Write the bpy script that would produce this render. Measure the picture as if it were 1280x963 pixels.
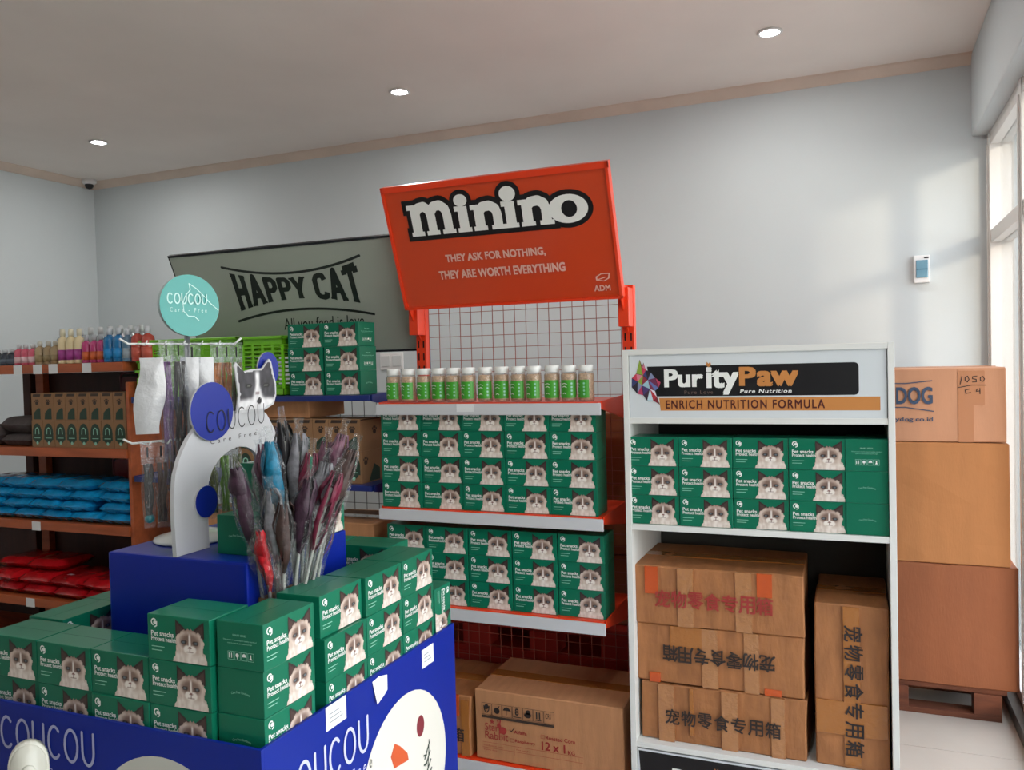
import bpy, bmesh, math, random
import numpy as np
from mathutils import Vector, Matrix

random.seed(7)
for o in list(bpy.data.objects): bpy.data.objects.remove(o)
S = bpy.context.scene
COL = S.collection
PI = math.pi

# ---------------------------------------------------------------- camera
CAM_H = 1.5
yaw, pitch, roll = 0.39647, 0.026527, -0.025662
_f = Vector((-math.sin(yaw)*math.cos(pitch), math.cos(yaw)*math.cos(pitch), -math.sin(pitch)))
_r = Vector((math.cos(yaw), math.sin(yaw), 0)); _u = _r.cross(_f)
_r2 = _r*math.cos(roll)+_u*math.sin(roll); _u2 = -_r*math.sin(roll)+_u*math.cos(roll)
cd = bpy.data.cameras.new('camera'); cd.sensor_width = 36; cd.lens = 36*1039.6/1280; cd.clip_start = 0.02
cam = bpy.data.objects.new('camera', cd); COL.objects.link(cam)
m = Matrix((_r2, _u2, -_f)).transposed().to_4x4(); m.translation = (0, 0, CAM_H); cam.matrix_world = m
S.camera = cam

# ---------------------------------------------------------------- world, sun, exposure
w = bpy.data.worlds.new('sky'); S.world = w; w.use_nodes = True
nt = w.node_tree; bg = nt.nodes['Background']
tc = nt.nodes.new('ShaderNodeTexCoord'); sp = nt.nodes.new('ShaderNodeSeparateXYZ'); rp = nt.nodes.new('ShaderNodeValToRGB')
nt.links.new(tc.outputs['Generated'], sp.inputs[0]); nt.links.new(sp.outputs['Z'], rp.inputs[0]); nt.links.new(rp.outputs[0], bg.inputs[0])
rp.color_ramp.elements[0].position = 0.0; rp.color_ramp.elements[0].color = (1.0, .96, .90, 1)
rp.color_ramp.elements[1].position = 0.6; rp.color_ramp.elements[1].color = (.78, .87, 1.0, 1)
bg.inputs[1].default_value = 4.2
sd = bpy.data.lights.new('sun', 'SUN'); sd.energy = 0.9; sd.angle = math.radians(4); sd.color = (1, .80, .58)
sun = bpy.data.objects.new('sun', sd); COL.objects.link(sun)
sun.rotation_euler = Vector((-.47, 1, -.16)).to_track_quat('-Z', 'Y').to_euler()
S.view_settings.view_transform = 'Standard'; S.view_settings.look = 'None'
S.view_settings.exposure = 0.52; S.view_settings.gamma = 1.0; S.view_settings.use_curve_mapping = False
S.cycles.max_bounces = 8; S.cycles.diffuse_bounces = 5; S.cycles.transparent_max_bounces = 24
S.cycles.caustics_reflective = False; S.cycles.caustics_refractive = False

# ---------------------------------------------------------------- colours and materials
def lin(c):
    if isinstance(c, str):
        c = c.lstrip('#'); c = [int(c[i:i+2], 16)/255 for i in (0, 2, 4)]
    return tuple((v/12.92 if v <= .04045 else ((v+.055)/1.055)**2.4) for v in c[:3])
MATS = {}
def mat(name, c, rough=.6, metal=0, noise=0, nscale=8, bump=0, bscale=40, coat=0, stretch=(1, 1, 1), rand=0, spec=.5, alpha=None, trans=0, attr=False, emis=0, c2=None):
    if name in MATS: return MATS[name]
    M = bpy.data.materials.new(name); M.use_nodes = True; MATS[name] = M
    n = M.node_tree.nodes; l = M.node_tree.links; b = n['Principled BSDF']
    col = lin(c)
    b.inputs['Base Color'].default_value = (*col, 1); b.inputs['Roughness'].default_value = rough
    b.inputs['Metallic'].default_value = metal; b.inputs['Specular IOR Level'].default_value = spec
    b.inputs['Coat Weight'].default_value = coat; b.inputs['Coat Roughness'].default_value = .12
    b.inputs['Transmission Weight'].default_value = trans
    if alpha is not None: b.inputs['Alpha'].default_value = alpha
    if emis:
        b.inputs['Emission Color'].default_value = (*col, 1); b.inputs['Emission Strength'].default_value = emis
    src = None
    if attr:
        a = n.new('ShaderNodeVertexColor'); a.layer_name = 'Col'; src = a.outputs[0]; l.new(src, b.inputs['Base Color'])
    if noise or bump:
        t = n.new('ShaderNodeTexCoord'); mp = n.new('ShaderNodeMapping'); mp.inputs['Scale'].default_value = stretch
        l.new(t.outputs['Object'], mp.inputs[0])
    if noise:
        nz = n.new('ShaderNodeTexNoise'); nz.inputs['Scale'].default_value = nscale; nz.inputs['Detail'].default_value = 5
        l.new(mp.outputs[0], nz.inputs['Vector'])
        mx = n.new('ShaderNodeMix'); mx.data_type = 'RGBA'
        d = lin(c2) if c2 else tuple(v*(1-noise) for v in col)
        e = col if c2 else tuple(min(1, v*(1+noise*.6)) for v in col)
        mx.inputs[6].default_value = (*d, 1); mx.inputs[7].default_value = (*e, 1)
        mr = n.new('ShaderNodeMapRange'); mr.inputs[1].default_value = .32; mr.inputs[2].default_value = .68
        l.new(nz.outputs[0], mr.inputs[0]); l.new(mr.outputs[0], mx.inputs[0])
        src = mx.outputs[2]; l.new(src, b.inputs['Base Color'])
    if rand:
        oi = n.new('ShaderNodeObjectInfo'); hs = n.new('ShaderNodeHueSaturation')
        mr2 = n.new('ShaderNodeMapRange'); mr2.inputs[3].default_value = 1-rand; mr2.inputs[4].default_value = 1+rand
        l.new(oi.outputs['Random'], mr2.inputs[0]); l.new(mr2.outputs[0], hs.inputs['Value'])
        if src: l.new(src, hs.inputs['Color'])
        else: hs.inputs['Color'].default_value = (*col, 1)
        l.new(hs.outputs[0], b.inputs['Base Color'])
    if bump:
        nb = n.new('ShaderNodeTexNoise'); nb.inputs['Scale'].default_value = bscale; nb.inputs['Detail'].default_value = 4
        l.new(mp.outputs[0], nb.inputs['Vector'])
        bp = n.new('ShaderNodeBump'); bp.inputs['Strength'].default_value = bump; bp.inputs['Distance'].default_value = .01
        l.new(nb.outputs[0], bp.inputs['Height']); l.new(bp.outputs[0], b.inputs['Normal'])
    return M
def film(name, tint, op=.15, rough=.08, bump=.6, bscale=60):
    """thin clear plastic: transparent with a glossy coat"""
    if name in MATS: return MATS[name]
    M = bpy.data.materials.new(name); M.use_nodes = True; MATS[name] = M
    n = M.node_tree.nodes; l = M.node_tree.links; n.remove(n['Principled BSDF'])
    tr = n.new('ShaderNodeBsdfTransparent'); tr.inputs[0].default_value = (*tint, 1)
    gl = n.new('ShaderNodeBsdfGlossy'); gl.inputs['Roughness'].default_value = rough
    df = n.new('ShaderNodeBsdfDiffuse'); df.inputs[0].default_value = (.8, .82, .84, 1)
    lw = n.new('ShaderNodeLayerWeight'); lw.inputs[0].default_value = .5
    pw = n.new('ShaderNodeMath'); pw.operation = 'POWER'; pw.inputs[1].default_value = 4 if bump == 0 else 2.2
    ml = n.new('ShaderNodeMath'); ml.operation = 'MULTIPLY_ADD'; ml.inputs[1].default_value = .8; ml.inputs[2].default_value = .04
    l.new(lw.outputs['Facing'], pw.inputs[0]); l.new(pw.outputs[0], ml.inputs[0])
    m1 = n.new('ShaderNodeMixShader'); m2 = n.new('ShaderNodeMixShader')
    m1.inputs[0].default_value = op; l.new(tr.outputs[0], m1.inputs[1]); l.new(df.outputs[0], m1.inputs[2])
    l.new(ml.outputs[0], m2.inputs[0]); l.new(m1.outputs[0], m2.inputs[1]); l.new(gl.outputs[0], m2.inputs[2])
    l.new(m2.outputs[0], n['Material Output'].inputs[0])
    if bump:
        t = n.new('ShaderNodeTexCoord'); nb = n.new('ShaderNodeTexNoise'); nb.inputs['Scale'].default_value = bscale
        l.new(t.outputs['Object'], nb.inputs['Vector'])
        bp = n.new('ShaderNodeBump'); bp.inputs['Strength'].default_value = bump; bp.inputs['Distance'].default_value = .01
        l.new(nb.outputs[0], bp.inputs['Height']); l.new(bp.outputs[0], gl.inputs['Normal']); l.new(bp.outputs[0], lw.inputs['Normal'])
    return M

WALL = mat('wall paint', '#c8d0d3', .75, noise=.02, nscale=2, bump=.03, bscale=120)
CEIL = mat('ceiling paint', '#f0e8e2', .85, noise=.05, nscale=1.3, bump=.03, bscale=30)
CORN = mat('cornice paint', '#dccbbd', .7, noise=.08, nscale=4)
TILE = mat('floor tile', '#bfb6aa', .22, noise=.06, nscale=3, rand=.02)
GROUT = mat('grout', '#8b857c', .8)
FRAME = mat('white window frame', '#d8d6d2', .4)
GLASS = film('window glass', (.97, .98, .98), 0.0, .02, 0)
ORANGE = mat('orange powder coat', '#e23c14', .38, noise=.05, nscale=6, coat=.2)
ORPANEL = mat('orange sign print', '#c9421a', .3, coat=.3)
BLUE = mat('blue powder coat', '#10256e', .4, coat=.2)
BINBLUE = mat('blue printed board', '#06248a', .45, coat=.05, spec=.25, noise=.04, nscale=3)
RISER = mat('blue plastic board', '#08228c', .35, coat=.15, spec=.3)
CIRC = mat('blue disc board', '#0c2488', .4)
STRIP = mat('white price rail', '#c4c6c9', .45)
WIREO = mat('red brown wire', '#8f4a3c', .5)
WIREB = mat('dark wire', '#20242c', .5)
LAM = mat('white laminate', '#d9dad6', .45, noise=.015, nscale=3)
BACKB = mat('grey hardboard', '#3b3a36', .8, noise=.1, nscale=5)
GREEN = mat('green box print', '#0b6a4f', .35, coat=.12, spec=.3, rand=.05, noise=.05, nscale=5)
WHITE = mat('white print', '#e6e8e4', .5)
PALEG = mat('pale green print', '#8cc4ae', .5)
BLACK = mat('black print', '#0d0c10', .4)
PICT = mat('picture print', '#ffffff', .5, attr=True, coat=.2)
CARD = mat('brown cardboard', '#b58057', .8, noise=.10, nscale=7, bump=.12, bscale=30, stretch=(6, 1, 1), rand=.04)
CARD2 = mat('aged brown cardboard', '#a0693e', .6, noise=.2, nscale=9, bump=.25, bscale=22, stretch=(3, 1, 1), rand=.04)
CARDP = mat('pinkish cardboard', '#b98564', .75, noise=.06, nscale=4, bump=.08, bscale=30, stretch=(5, 1, 1))
CARDO = mat('orange brown cardboard', '#aa7040', .75, noise=.08, nscale=3, bump=.08, bscale=30, stretch=(5, 1, 1))
CARDR = mat('red brown cardboard', '#8e5230', .75, noise=.1, nscale=3, bump=.08, bscale=30, stretch=(5, 1, 1))
CARDD = mat('dark inside of cardboard', '#4a2f1c', .9)
TAPE = mat('tan packing tape', '#a3672f', .2, coat=.6, bump=.2, bscale=60)
TAPEL = mat('pale glossy tape', '#a9754a', .15, coat=.8, bump=.4, bscale=50)
TAPER = mat('orange packing tape', '#c0501c', .25, coat=.5, bump=.2, bscale=60)
INK = mat('dark ink', '#2b211d', .7)
INKB = mat('navy ink', '#33445c', .7)
INKR = mat('red ink', '#9c2f2a', .7)
WOOD = mat('orange brown wood', '#a9552c', .5, noise=.22, nscale=5, stretch=(1, 6, 6), bump=.05)
WOODD = mat('dark brown wood', '#43231a', .6, noise=.2, nscale=5, stretch=(6, 6, 1))
PALW = mat('pallet wood', '#6a3a24', .8, noise=.3, nscale=7, stretch=(1, 6, 6), bump=.2)
PALR = mat('red plastic pallet', '#a3271c', .5, noise=.08, nscale=5)
GRNPL = mat('green plastic', '#6cb41e', .3, coat=.3)
GREY = mat('grey metal', '#6d7274', .4, metal=.4)
TEAL = mat('teal disc print', '#259690', .35, coat=.2)
TAG = mat('white paper tag', '#dcdedf', .6)
WPL = mat('white plastic', '#cbcabd', .35, coat=.2)
LEDM = mat('lamp light', '#ffffff', emis=30)
TRIMW = mat('white lamp rim', '#e8e8e8', .4)
DKPL = mat('dark plastic', '#15161a', .35)
SLEEVE = film('clear sleeve', (.97, .98, .98), .02, .05, 1.0, 80)
BAGF = film('clear bag', (.94, .95, .96), .045, .1, 1.0, 55)
BOTF = film('clear jar', (.96, .97, .96), .08, .05, .1, 20)

# ---------------------------------------------------------------- mesh builder
class MB:
    def __init__(s): s.v = []; s.f = []; s.m = []; s.sm = []; s.c = []; s.mats = []
    def mi(s, M):
        if M not in s.mats: s.mats.append(M)
        return s.mats.index(M)
    def add(s, vs, fs, M, smooth=False, cols=None):
        b = len(s.v); s.v += [tuple(v) for v in vs]; i = s.mi(M)
        s.c += cols if cols is not None else [(1, 1, 1)]*len(vs)
        for f in fs: s.f.append([b+k for k in f]); s.m.append(i); s.sm.append(smooth)
    def box(s, a, b, M, bev=0):
        (x0, y0, z0), (x1, y1, z1) = a, b
        if x0 > x1: x0, x1 = x1, x0
        if y0 > y1: y0, y1 = y1, y0
        if z0 > z1: z0, z1 = z1, z0
        if not bev:
            vs = [(x, y, z) for z in (z0, z1) for x, y in ((x0, y0), (x1, y0), (x1, y1), (x0, y1))]
            s.add(vs, [(3, 2, 1, 0), (4, 5, 6, 7), (0, 1, 5, 4), (1, 2, 6, 5), (2, 3, 7, 6), (3, 0, 4, 7)], M); return
        bm = bmesh.new(); bmesh.ops.create_cube(bm, size=1)
        for v in bm.verts: v.co = Vector(((x0+x1)/2+v.co.x*(x1-x0), (y0+y1)/2+v.co.y*(y1-y0), (z0+z1)/2+v.co.z*(z1-z0)))
        bmesh.ops.bevel(bm, geom=bm.edges[:], offset=bev, segments=2, profile=.6, affect='EDGES')
        s.frombm(bm, M); bm.free()
    def frombm(s, bm, M, smooth=False):
        bm.verts.index_update(); s.add([v.co[:] for v in bm.verts], [[v.index for v in f.verts] for f in bm.faces], M, smooth)
    def tube(s, pts, r, M, n=8, cap=True, smooth=True):
        pts = [Vector(p) for p in pts]; rs = r if isinstance(r, (list, tuple)) else [r]*len(pts)
        vs = []; fs = []; prev = None
        for i, p in enumerate(pts):
            d = (pts[min(i+1, len(pts)-1)]-pts[max(i-1, 0)]).normalized()
            if prev is None: a = d.orthogonal().normalized()
            else: a = (prev-d*prev.dot(d)).normalized()
            prev = a; b = d.cross(a)
            for k in range(n): t = 2*PI*k/n; vs.append(p+(a*math.cos(t)+b*math.sin(t))*rs[i])
        for i in range(len(pts)-1):
            for k in range(n): fs.append((i*n+k, i*n+(k+1) % n, (i+1)*n+(k+1) % n, (i+1)*n+k))
        if cap: fs.append(tuple(range(n-1, -1, -1))); fs.append(tuple(range((len(pts)-1)*n, len(pts)*n)))
        s.add(vs, fs, M, smooth)
    def lathe(s, prof, M, c=(0, 0, 0), n=20, smooth=True, sy=1):
        vs = []; fs = []
        for r, z in prof:
            for k in range(n): t = 2*PI*k/n; vs.append((c[0]+r*math.cos(t), c[1]+sy*r*math.sin(t), c[2]+z))
        for i in range(len(prof)-1):
            for k in range(n): fs.append((i*n+k, i*n+(k+1) % n, (i+1)*n+(k+1) % n, (i+1)*n+k))
        if prof[0][0] > 1e-5: fs.append(tuple(range(n-1, -1, -1)))
        if prof[-1][0] > 1e-5: fs.append(tuple(range((len(prof)-1)*n, len(prof)*n)))
        s.add(vs, fs, M, smooth)
    def prism(s, poly, fr, z0, z1, M, cap_only=False, edge=None):
        """poly: 2D points counter-clockwise in frame fr=(O,r,u); extruded along n=r x u from z0 to z1"""
        O, r, u = [Vector(a) for a in fr]; n = r.cross(u); k = len(poly)
        top = [O+r*x+u*y+n*z1 for x, y in poly]
        if cap_only: s.add(top, [tuple(range(k))], M); return
        bot = [O+r*x+u*y+n*z0 for x, y in poly]
        s.add(top+bot, [tuple(range(k)), tuple(range(2*k-1, k-1, -1))], M)
        s.add(top+bot, [(i, k+i, k+(i+1) % k, (i+1) % k) for i in range(k)], edge or M)
    def strokes(s, paths, fr, z, M, grow=0, warp=None, cap='round', sub=1, dz=0.00004):
        """ribbons: paths = [(points, width)] in frame fr"""
        O, r, u = [Vector(a) for a in fr]; n = r.cross(u); W = warp or (lambda x, y: (x, y)); zz = [z]
        def P(x, y): x, y = W(x, y); return O+r*x+u*y+n*zz[0]
        for pts, wd in paths:
            h = wd/2+grow
            for i in range(len(pts)-1):
                a = Vector(pts[i]); b = Vector(pts[i+1]); d = b-a; L = d.length
                if L < 1e-9: continue
                zz[0] += .00001
                d /= L; q = Vector((-d.y, d.x)); vs = []; fs = []
                a2 = a-d*grow if (cap != 'round' and i == 0) else a
                b2 = b+d*grow if (cap != 'round' and i == len(pts)-2) else b
                for t in range(sub+1):
                    c = a2.lerp(b2, t/sub); vs += [P(*(c-q*h)), P(*(c+q*h))]
                    if t: fs.append((2*t-2, 2*t, 2*t+1, 2*t-1))
                s.add(vs, fs, M)
            for i, p in enumerate(pts):
                if cap != 'round' and i in (0, len(pts)-1): continue
                zz[0] += .00001
                k = 12; s.add([P(p[0]+h*math.cos(2*PI*j/k), p[1]+h*math.sin(2*PI*j/k)) for j in range(k)], [tuple(range(k))], M)
    def ell(s, cx, cy, rx, ry, fr, z, M, n=32, warp=None):
        O, r, u = [Vector(a) for a in fr]; nn = r.cross(u)
        s.add([O+r*(cx+rx*math.cos(2*PI*j/n))+u*(cy+ry*math.sin(2*PI*j/n))+nn*z for j in range(n)], [tuple(range(n))], M)
    def poly(s, pts, fr, z, M):
        s.prism(pts, fr, 0, z, M, cap_only=True)
    def text(s, txt, fr, M, w=None, h=None, z=0.0004, bold=0, shear=0, align='L', warp=None, space=1):
        vs, fs = text_geo(txt, 0, shear, space)
        if not vs: return
        if bold:
            n_ = len(vs); b_ = bold*.8; V = []; Fc = []
            for i_, (ox, oy) in enumerate(((0, 0), (-b_, -b_), (b_, -b_), (-b_, b_), (b_, b_))):
                V += [(v[0]+ox, v[1]+oy, i_) for v in vs]; Fc += [tuple(k_+i_*n_ for k_ in f) for f in fs]
            vs, fs = V, Fc
        x0 = min(v[0] for v in vs); x1 = max(v[0] for v in vs); y0 = min(v[1] for v in vs); y1 = max(v[1] for v in vs)
        sx = w/(x1-x0) if w else h/(y1-y0); sy = h/(y1-y0) if h else sx
        O, r, u = [Vector(a) for a in fr]; n = r.cross(u)
        off = {'L': x0, 'C': (x0+x1)/2, 'R': x1}[align]
        out = []
        for v in vs:
            x = (v[0]-off)*sx; y = (v[1]-y0)*sy
            if warp: x, y = warp(x, y)
            out.append(O+r*x+u*y+n*(z+(v[2]*.00006 if bold else 0)))
        s.add(out, fs, M)
    def grid(s, fr, w, h, nx, ny, z, fn, M):
        """picture painted by fn(u,v) -> rgb (sRGB) or None; colour stored per vertex"""
        O, r, u = [Vector(a) for a in fr]; n = r.cross(u); vs = []; cs = []; ok = []
        for j in range(ny+1):
            for i in range(nx+1):
                c = fn(i/nx, j/ny); ok.append(c is not None); cs.append(lin(c) if c is not None else (.5, .5, .5))
                vs.append(O+r*(w*i/nx)+u*(h*j/ny)+n*z)
        fs = []
        for j in range(ny):
            for i in range(nx):
                q = (j*(nx+1)+i, j*(nx+1)+i+1, (j+1)*(nx+1)+i+1, (j+1)*(nx+1)+i)
                if all(ok[k] for k in q): fs.append(q)
                elif sum(ok[k] for k in q) == 3: fs.append(tuple(k for k in q if ok[k]))
        s.add(vs, fs, M, cols=cs)
    def mesh(s, name):
        me = bpy.data.meshes.new(name); me.from_pydata(s.v, [], s.f)
        for M in s.mats: me.materials.append(M)
        me.polygons.foreach_set('material_index', s.m); me.polygons.foreach_set('use_smooth', s.sm)
        if PICT in s.mats:
            a = me.color_attributes.new('Col', 'FLOAT_COLOR', 'POINT')
            a.data.foreach_set('color', [x for c in s.c for x in (*c, 1)])
        me.update(); return me
    def build(s, name, parent=None, loc=None, rz=0):
        return link(name, s.mesh(name), parent, loc, rz)

_tc = {}
def text_geo(txt, bold, shear, space):
    k = (txt, bold, shear, space)
    if k in _tc: return _tc[k]
    cu = bpy.data.curves.new('t', 'FONT'); cu.body = txt; cu.offset = bold; cu.shear = shear; cu.space_character = space; cu.resolution_u = 3
    o = bpy.data.objects.new('t', cu); COL.objects.link(o)
    dg = bpy.context.evaluated_depsgraph_get(); e = o.evaluated_get(dg); me = e.to_mesh()
    vs = [v.co[:] for v in me.vertices]; fs = [tuple(p.vertices) for p in me.polygons]
    e.to_mesh_clear(); bpy.data.objects.remove(o); bpy.data.curves.remove(cu)
    _tc[k] = (vs, fs); return _tc[k]

def link(name, data, parent=None, loc=None, rz=0):
    o = bpy.data.objects.new(name, data); COL.objects.link(o)
    if parent: o.parent = parent
    if loc: o.location = loc
    if rz: o.rotation_euler = (0, 0, rz)
    return o
def tag(o, label=None, cat=None, group=None, kind=None):
    if label: o['label'] = label
    if cat: o['category'] = cat
    if group: o['group'] = group
    if kind: o['kind'] = kind
    return o
def thing(name, label, cat, loc=(0, 0, 0), rz=0, group=None):
    return tag(link(name, None, None, loc, rz), label, cat, group)
def struct(name, mb, parent=None):
    o = mb.build(name, parent); o['kind'] = 'structure'; return o
def copy_tree(o, parent=None):
    c = o.copy(); COL.objects.link(c); c.parent = parent
    for ch in list(o.children): copy_tree(ch, c)
    return c
ORD = ['top', 'second', 'third', 'fourth', 'fifth']
NTH = ['first', 'second', 'third', 'fourth', 'fifth', 'sixth', 'seventh', 'eighth', 'ninth', 'tenth', 'eleventh', 'twelfth', 'thirteenth', 'fourteenth', 'fifteenth', 'sixteenth', 'seventeenth', 'eighteenth', 'nineteenth', 'twentieth']
FX = Vector((1, 0, 0)); FY = Vector((0, 1, 0)); FZ = Vector((0, 0, 1))
def front(x, y, z): return ((x, y, z), FX, FZ)        # printing on a face looking towards -Y
def right(x, y, z): return ((x, y, z), FY, FZ)        # on a face looking towards +X
def left(x, y, z): return ((x, y, z), -FY, FZ)        # on a face looking towards -X

# ================================================================= THE ROOM
XR, YB, XL, YF, HC = .575, 4.67, -5.37, -5.6, 2.95
b = MB(); b.box((XL-.2, YF-.2, -.1), (XR+.1, YB+.2, -.006), GROUT); floor = struct('floor', b)
tb = MB(); tb.box((-.2985, -.2985, -.008), (.2985, .2985, 0), TILE, .0015); tm = tb.mesh('tile')
for i in range(10):
    for j in range(18):
        cx, cy = XR-.3-.6*i, YB-.3-.6*j
        if cy < YF+.0: continue
        link('tile', tm, floor, (cx, cy, 0))
b = MB(); b.box((XL-.2, YF-.2, HC), (XR+.4, YB+.2, HC+.1), CEIL); ceiling = struct('ceiling', b)
b = MB(); b.box((XL-.2, YB, 0), (XR+.4, YB+.2, HC), WALL); struct('wall_back', b)
b = MB(); b.box((XL-.2, YF, 0), (XL, YB, HC), WALL); struct('wall_left', b)
b = MB(); b.box((XL-.2, YF-.2, 0), (XR+.4, YF, HC), WALL); struct('wall_front', b)
# cornices
def cornice(name, a, bb, inward):
    a = Vector(a); bb = Vector(bb); n = Vector(inward); prof = [(0, 0), (.05, 0), (.047, -.010), (.022, -.034), (.010, -.046), (0, -.05)]
    m_ = MB(); vs = [p+n*x+FZ*z for p in (a, bb) for x, z in prof]; k = len(prof)
    m_.add(vs, [(i, (i+1) % k, k+(i+1) % k, k+i) for i in range(k)], CORN); return struct(name, m_)
cornice('trim_1', (XL, YB, HC), (XR, YB, HC), (0, -1, 0)); cornice('trim_2', (XL, YF, HC), (XL, YB, HC), (1, 0, 0))
for nm, a, c in (('baseboard_back', (XL, YB-.012, 0), (XR, YB, .08)), ('baseboard_left', (XL, YF, 0), (XL+.012, YB, .08))):
    b = MB(); b.box(a, c, mat('dark baseboard', '#2c2826', .4)); struct(nm, b)
# glazed right wall: beam, frames, panes
ZB = 2.55
b = MB(); b.box((.52, YF, ZB), (XR+.22, YB, HC), WALL, .01); struct('wall_right', b)
b = MB(); b.box((.55, YF, 0), (.70, YB, .055), mat('dark stone sill', '#37322f', .35)); struct('baseboard_right', b)
mull = [4.63, 3.78, 2.83, 1.88, .93, -.02, -.97]
win = MB(); YW = -1.005; win.box((.59, YW, ZB-.06), (.68, YB, ZB), FRAME, .003); win.box((.59, YW, 2.02), (.68, YB, 2.08), FRAME, .003); win.box((.59, YW, .055), (.68, YB, .10), FRAME, .003)
b = MB(); b.box((XR, YF, 0), (.75, YW, ZB), WALL); struct('wall_right', b)
W1 = struct('window_1', win)
for i, y in enumerate(mull):
    q = MB(); q.box((.585, y-.035, .055), (.69, y+.035, ZB), FRAME, .003); q.box((.578, y-.012, .1), (.59, y+.012, ZB-.06), FRAME)
    q.build('mullion', W1)
for i in range(len(mull)-1):
    for z0, z1 in ((.10, 2.02), (2.08, ZB-.06)):
        q = MB(); q.box((.632, mull[i+1]+.03, z0), (.638, mull[i]-.03, z1), GLASS); q.build('pane', W1)
# outside: pavement and an added unseen block keeping sun off most of the front
b = MB(); b.box((XR+.13, -14, -.12), (14, 14, -.02), mat('pavement', '#aaa49c', .8, noise=.1)); tag(b.build('pavement'), kind='structure')
b = MB(); b.box((3.2, -12, -.1), (3.4, -2.75, 4.2), mat('pale sun blocker', '#cfc8bc', .8, noise=.05)); tag(b.build('sun_blocker'), kind='structure')

# downlights
def downlight(x, y, lab, vis=True):
    t = thing('downlight', lab, 'lamp', (x, y, HC), 0, 'round recessed ceiling downlights')
    q = MB(); q.lathe([(.041, -.001), (.052, -.001), (.056, -.006), (.050, -.010), (.041, -.008), (.041, -.001)], TRIMW, n=28); q.build('rim', t)
    q = MB(); q.lathe([(.0001, -.006), (.041, -.006)], LEDM, n=28); q.build('diffuser', t)
    L = bpy.data.lights.new('lamp', 'AREA'); L.shape = 'DISK'; L.size = .08; L.energy = 5.5; L.color = (1, .97, .93)
    lo = link('lamp_light', L, t, (0, 0, -.012))
downlight(-4.37, 3.85, 'round ceiling downlight nearest the left wall corner')
downlight(-2.22, 3.87, 'round ceiling downlight in the middle, above the orange header')
downlight(-.35, 3.92, 'round ceiling downlight on the right, above the white shelf')
for x, n_ in ((-4.4, 'left'), (-2.2, 'middle'), (-.3, 'right')): downlight(x, 1.0, f'round ceiling downlight of the nearer row overhead, {n_} one')

# dome camera in the left corner
t = thing('security_camera', 'small dark round security camera in the upper left room corner', 'camera', (XL+.07, YB-.10, 2.93))
q = MB(); q.lathe([(.05, .02), (.052, 0), (.04, -.012), (.03, -.014)], TRIMW, n=20); q.build('housing', t)
q = MB(); q.lathe([(.03, -.012), (.029, -.03), (.018, -.045), (.0001, -.05)], DKPL, n=20); q.build('lens_dome', t)
# breaker box and socket on the back wall
t = thing('breaker_box', 'white wall breaker box with a blue translucent cover', 'breaker box', (.293, YB, 1.917))
q = MB(); q.box((-.037, -.03, -.068), (.037, 0, .068), TRIMW, .004); q.build('housing', t)
q = MB(); q.box((-.027, -.036, -.044), (.027, -.028, .044), mat('blue window', '#6f9bb0', .2, coat=.5), .003); q.box((-.026, -.0368, -.004), (.026, -.0355, 0), mat('bw', '#40657a', .3))
q.build('cover', t); q = MB(); q.box((.010, -.032, .052), (.03, -.0295, .058), BLACK); q.build('lettering', t)
t = thing('wall_socket', 'white double wall socket beside the red upright', 'socket', (-2.79, YB, 1.532))
q = MB(); q.box((-.085, -.012, -.055), (.085, 0, .055), TRIMW, .004); q.build('plate', t)
for dx in (-.042, .042): q = MB(); q.box((dx-.032, -.018, -.035), (dx+.032, -.011, .035), mat('socket white', '#cfd2d2', .4), .003); q.build('socket_face', t)

# ================================================================= CAT PICTURES
def sstep(a, b_, x): t = max(0, min(1, (x-a)/(b_-a))); return t*t*(3-2*t)
def mixc(a, b_, t): return tuple(a[i]*(1-t)+b_[i]*t for i in range(3))
def hx(s): s = s.lstrip('#'); return tuple(int(s[i:i+2], 16)/255 for i in (0, 2, 4))
rng = random.Random(3); NZ = [[rng.random() for _ in range(64)] for _ in range(64)]
def noi(x, y):
    xi, yi = int(math.floor(x)), int(math.floor(y)); fx, fy = x-xi, y-yi; g = lambda a, c: NZ[a % 64][c % 64]
    return (g(xi, yi)*(1-fx)+g(xi+1, yi)*fx)*(1-fy)+(g(xi, yi+1)*(1-fx)+g(xi+1, yi+1)*fx)*fy
def tri(p, a, b_, c):
    s = lambda o, q: (q[0]-o[0])*(p[1]-o[1])-(q[1]-o[1])*(p[0]-o[0])
    d = (s(a, b_), s(b_, c), s(c, a)); return min(d) >= 0 or max(d) <= 0
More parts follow.
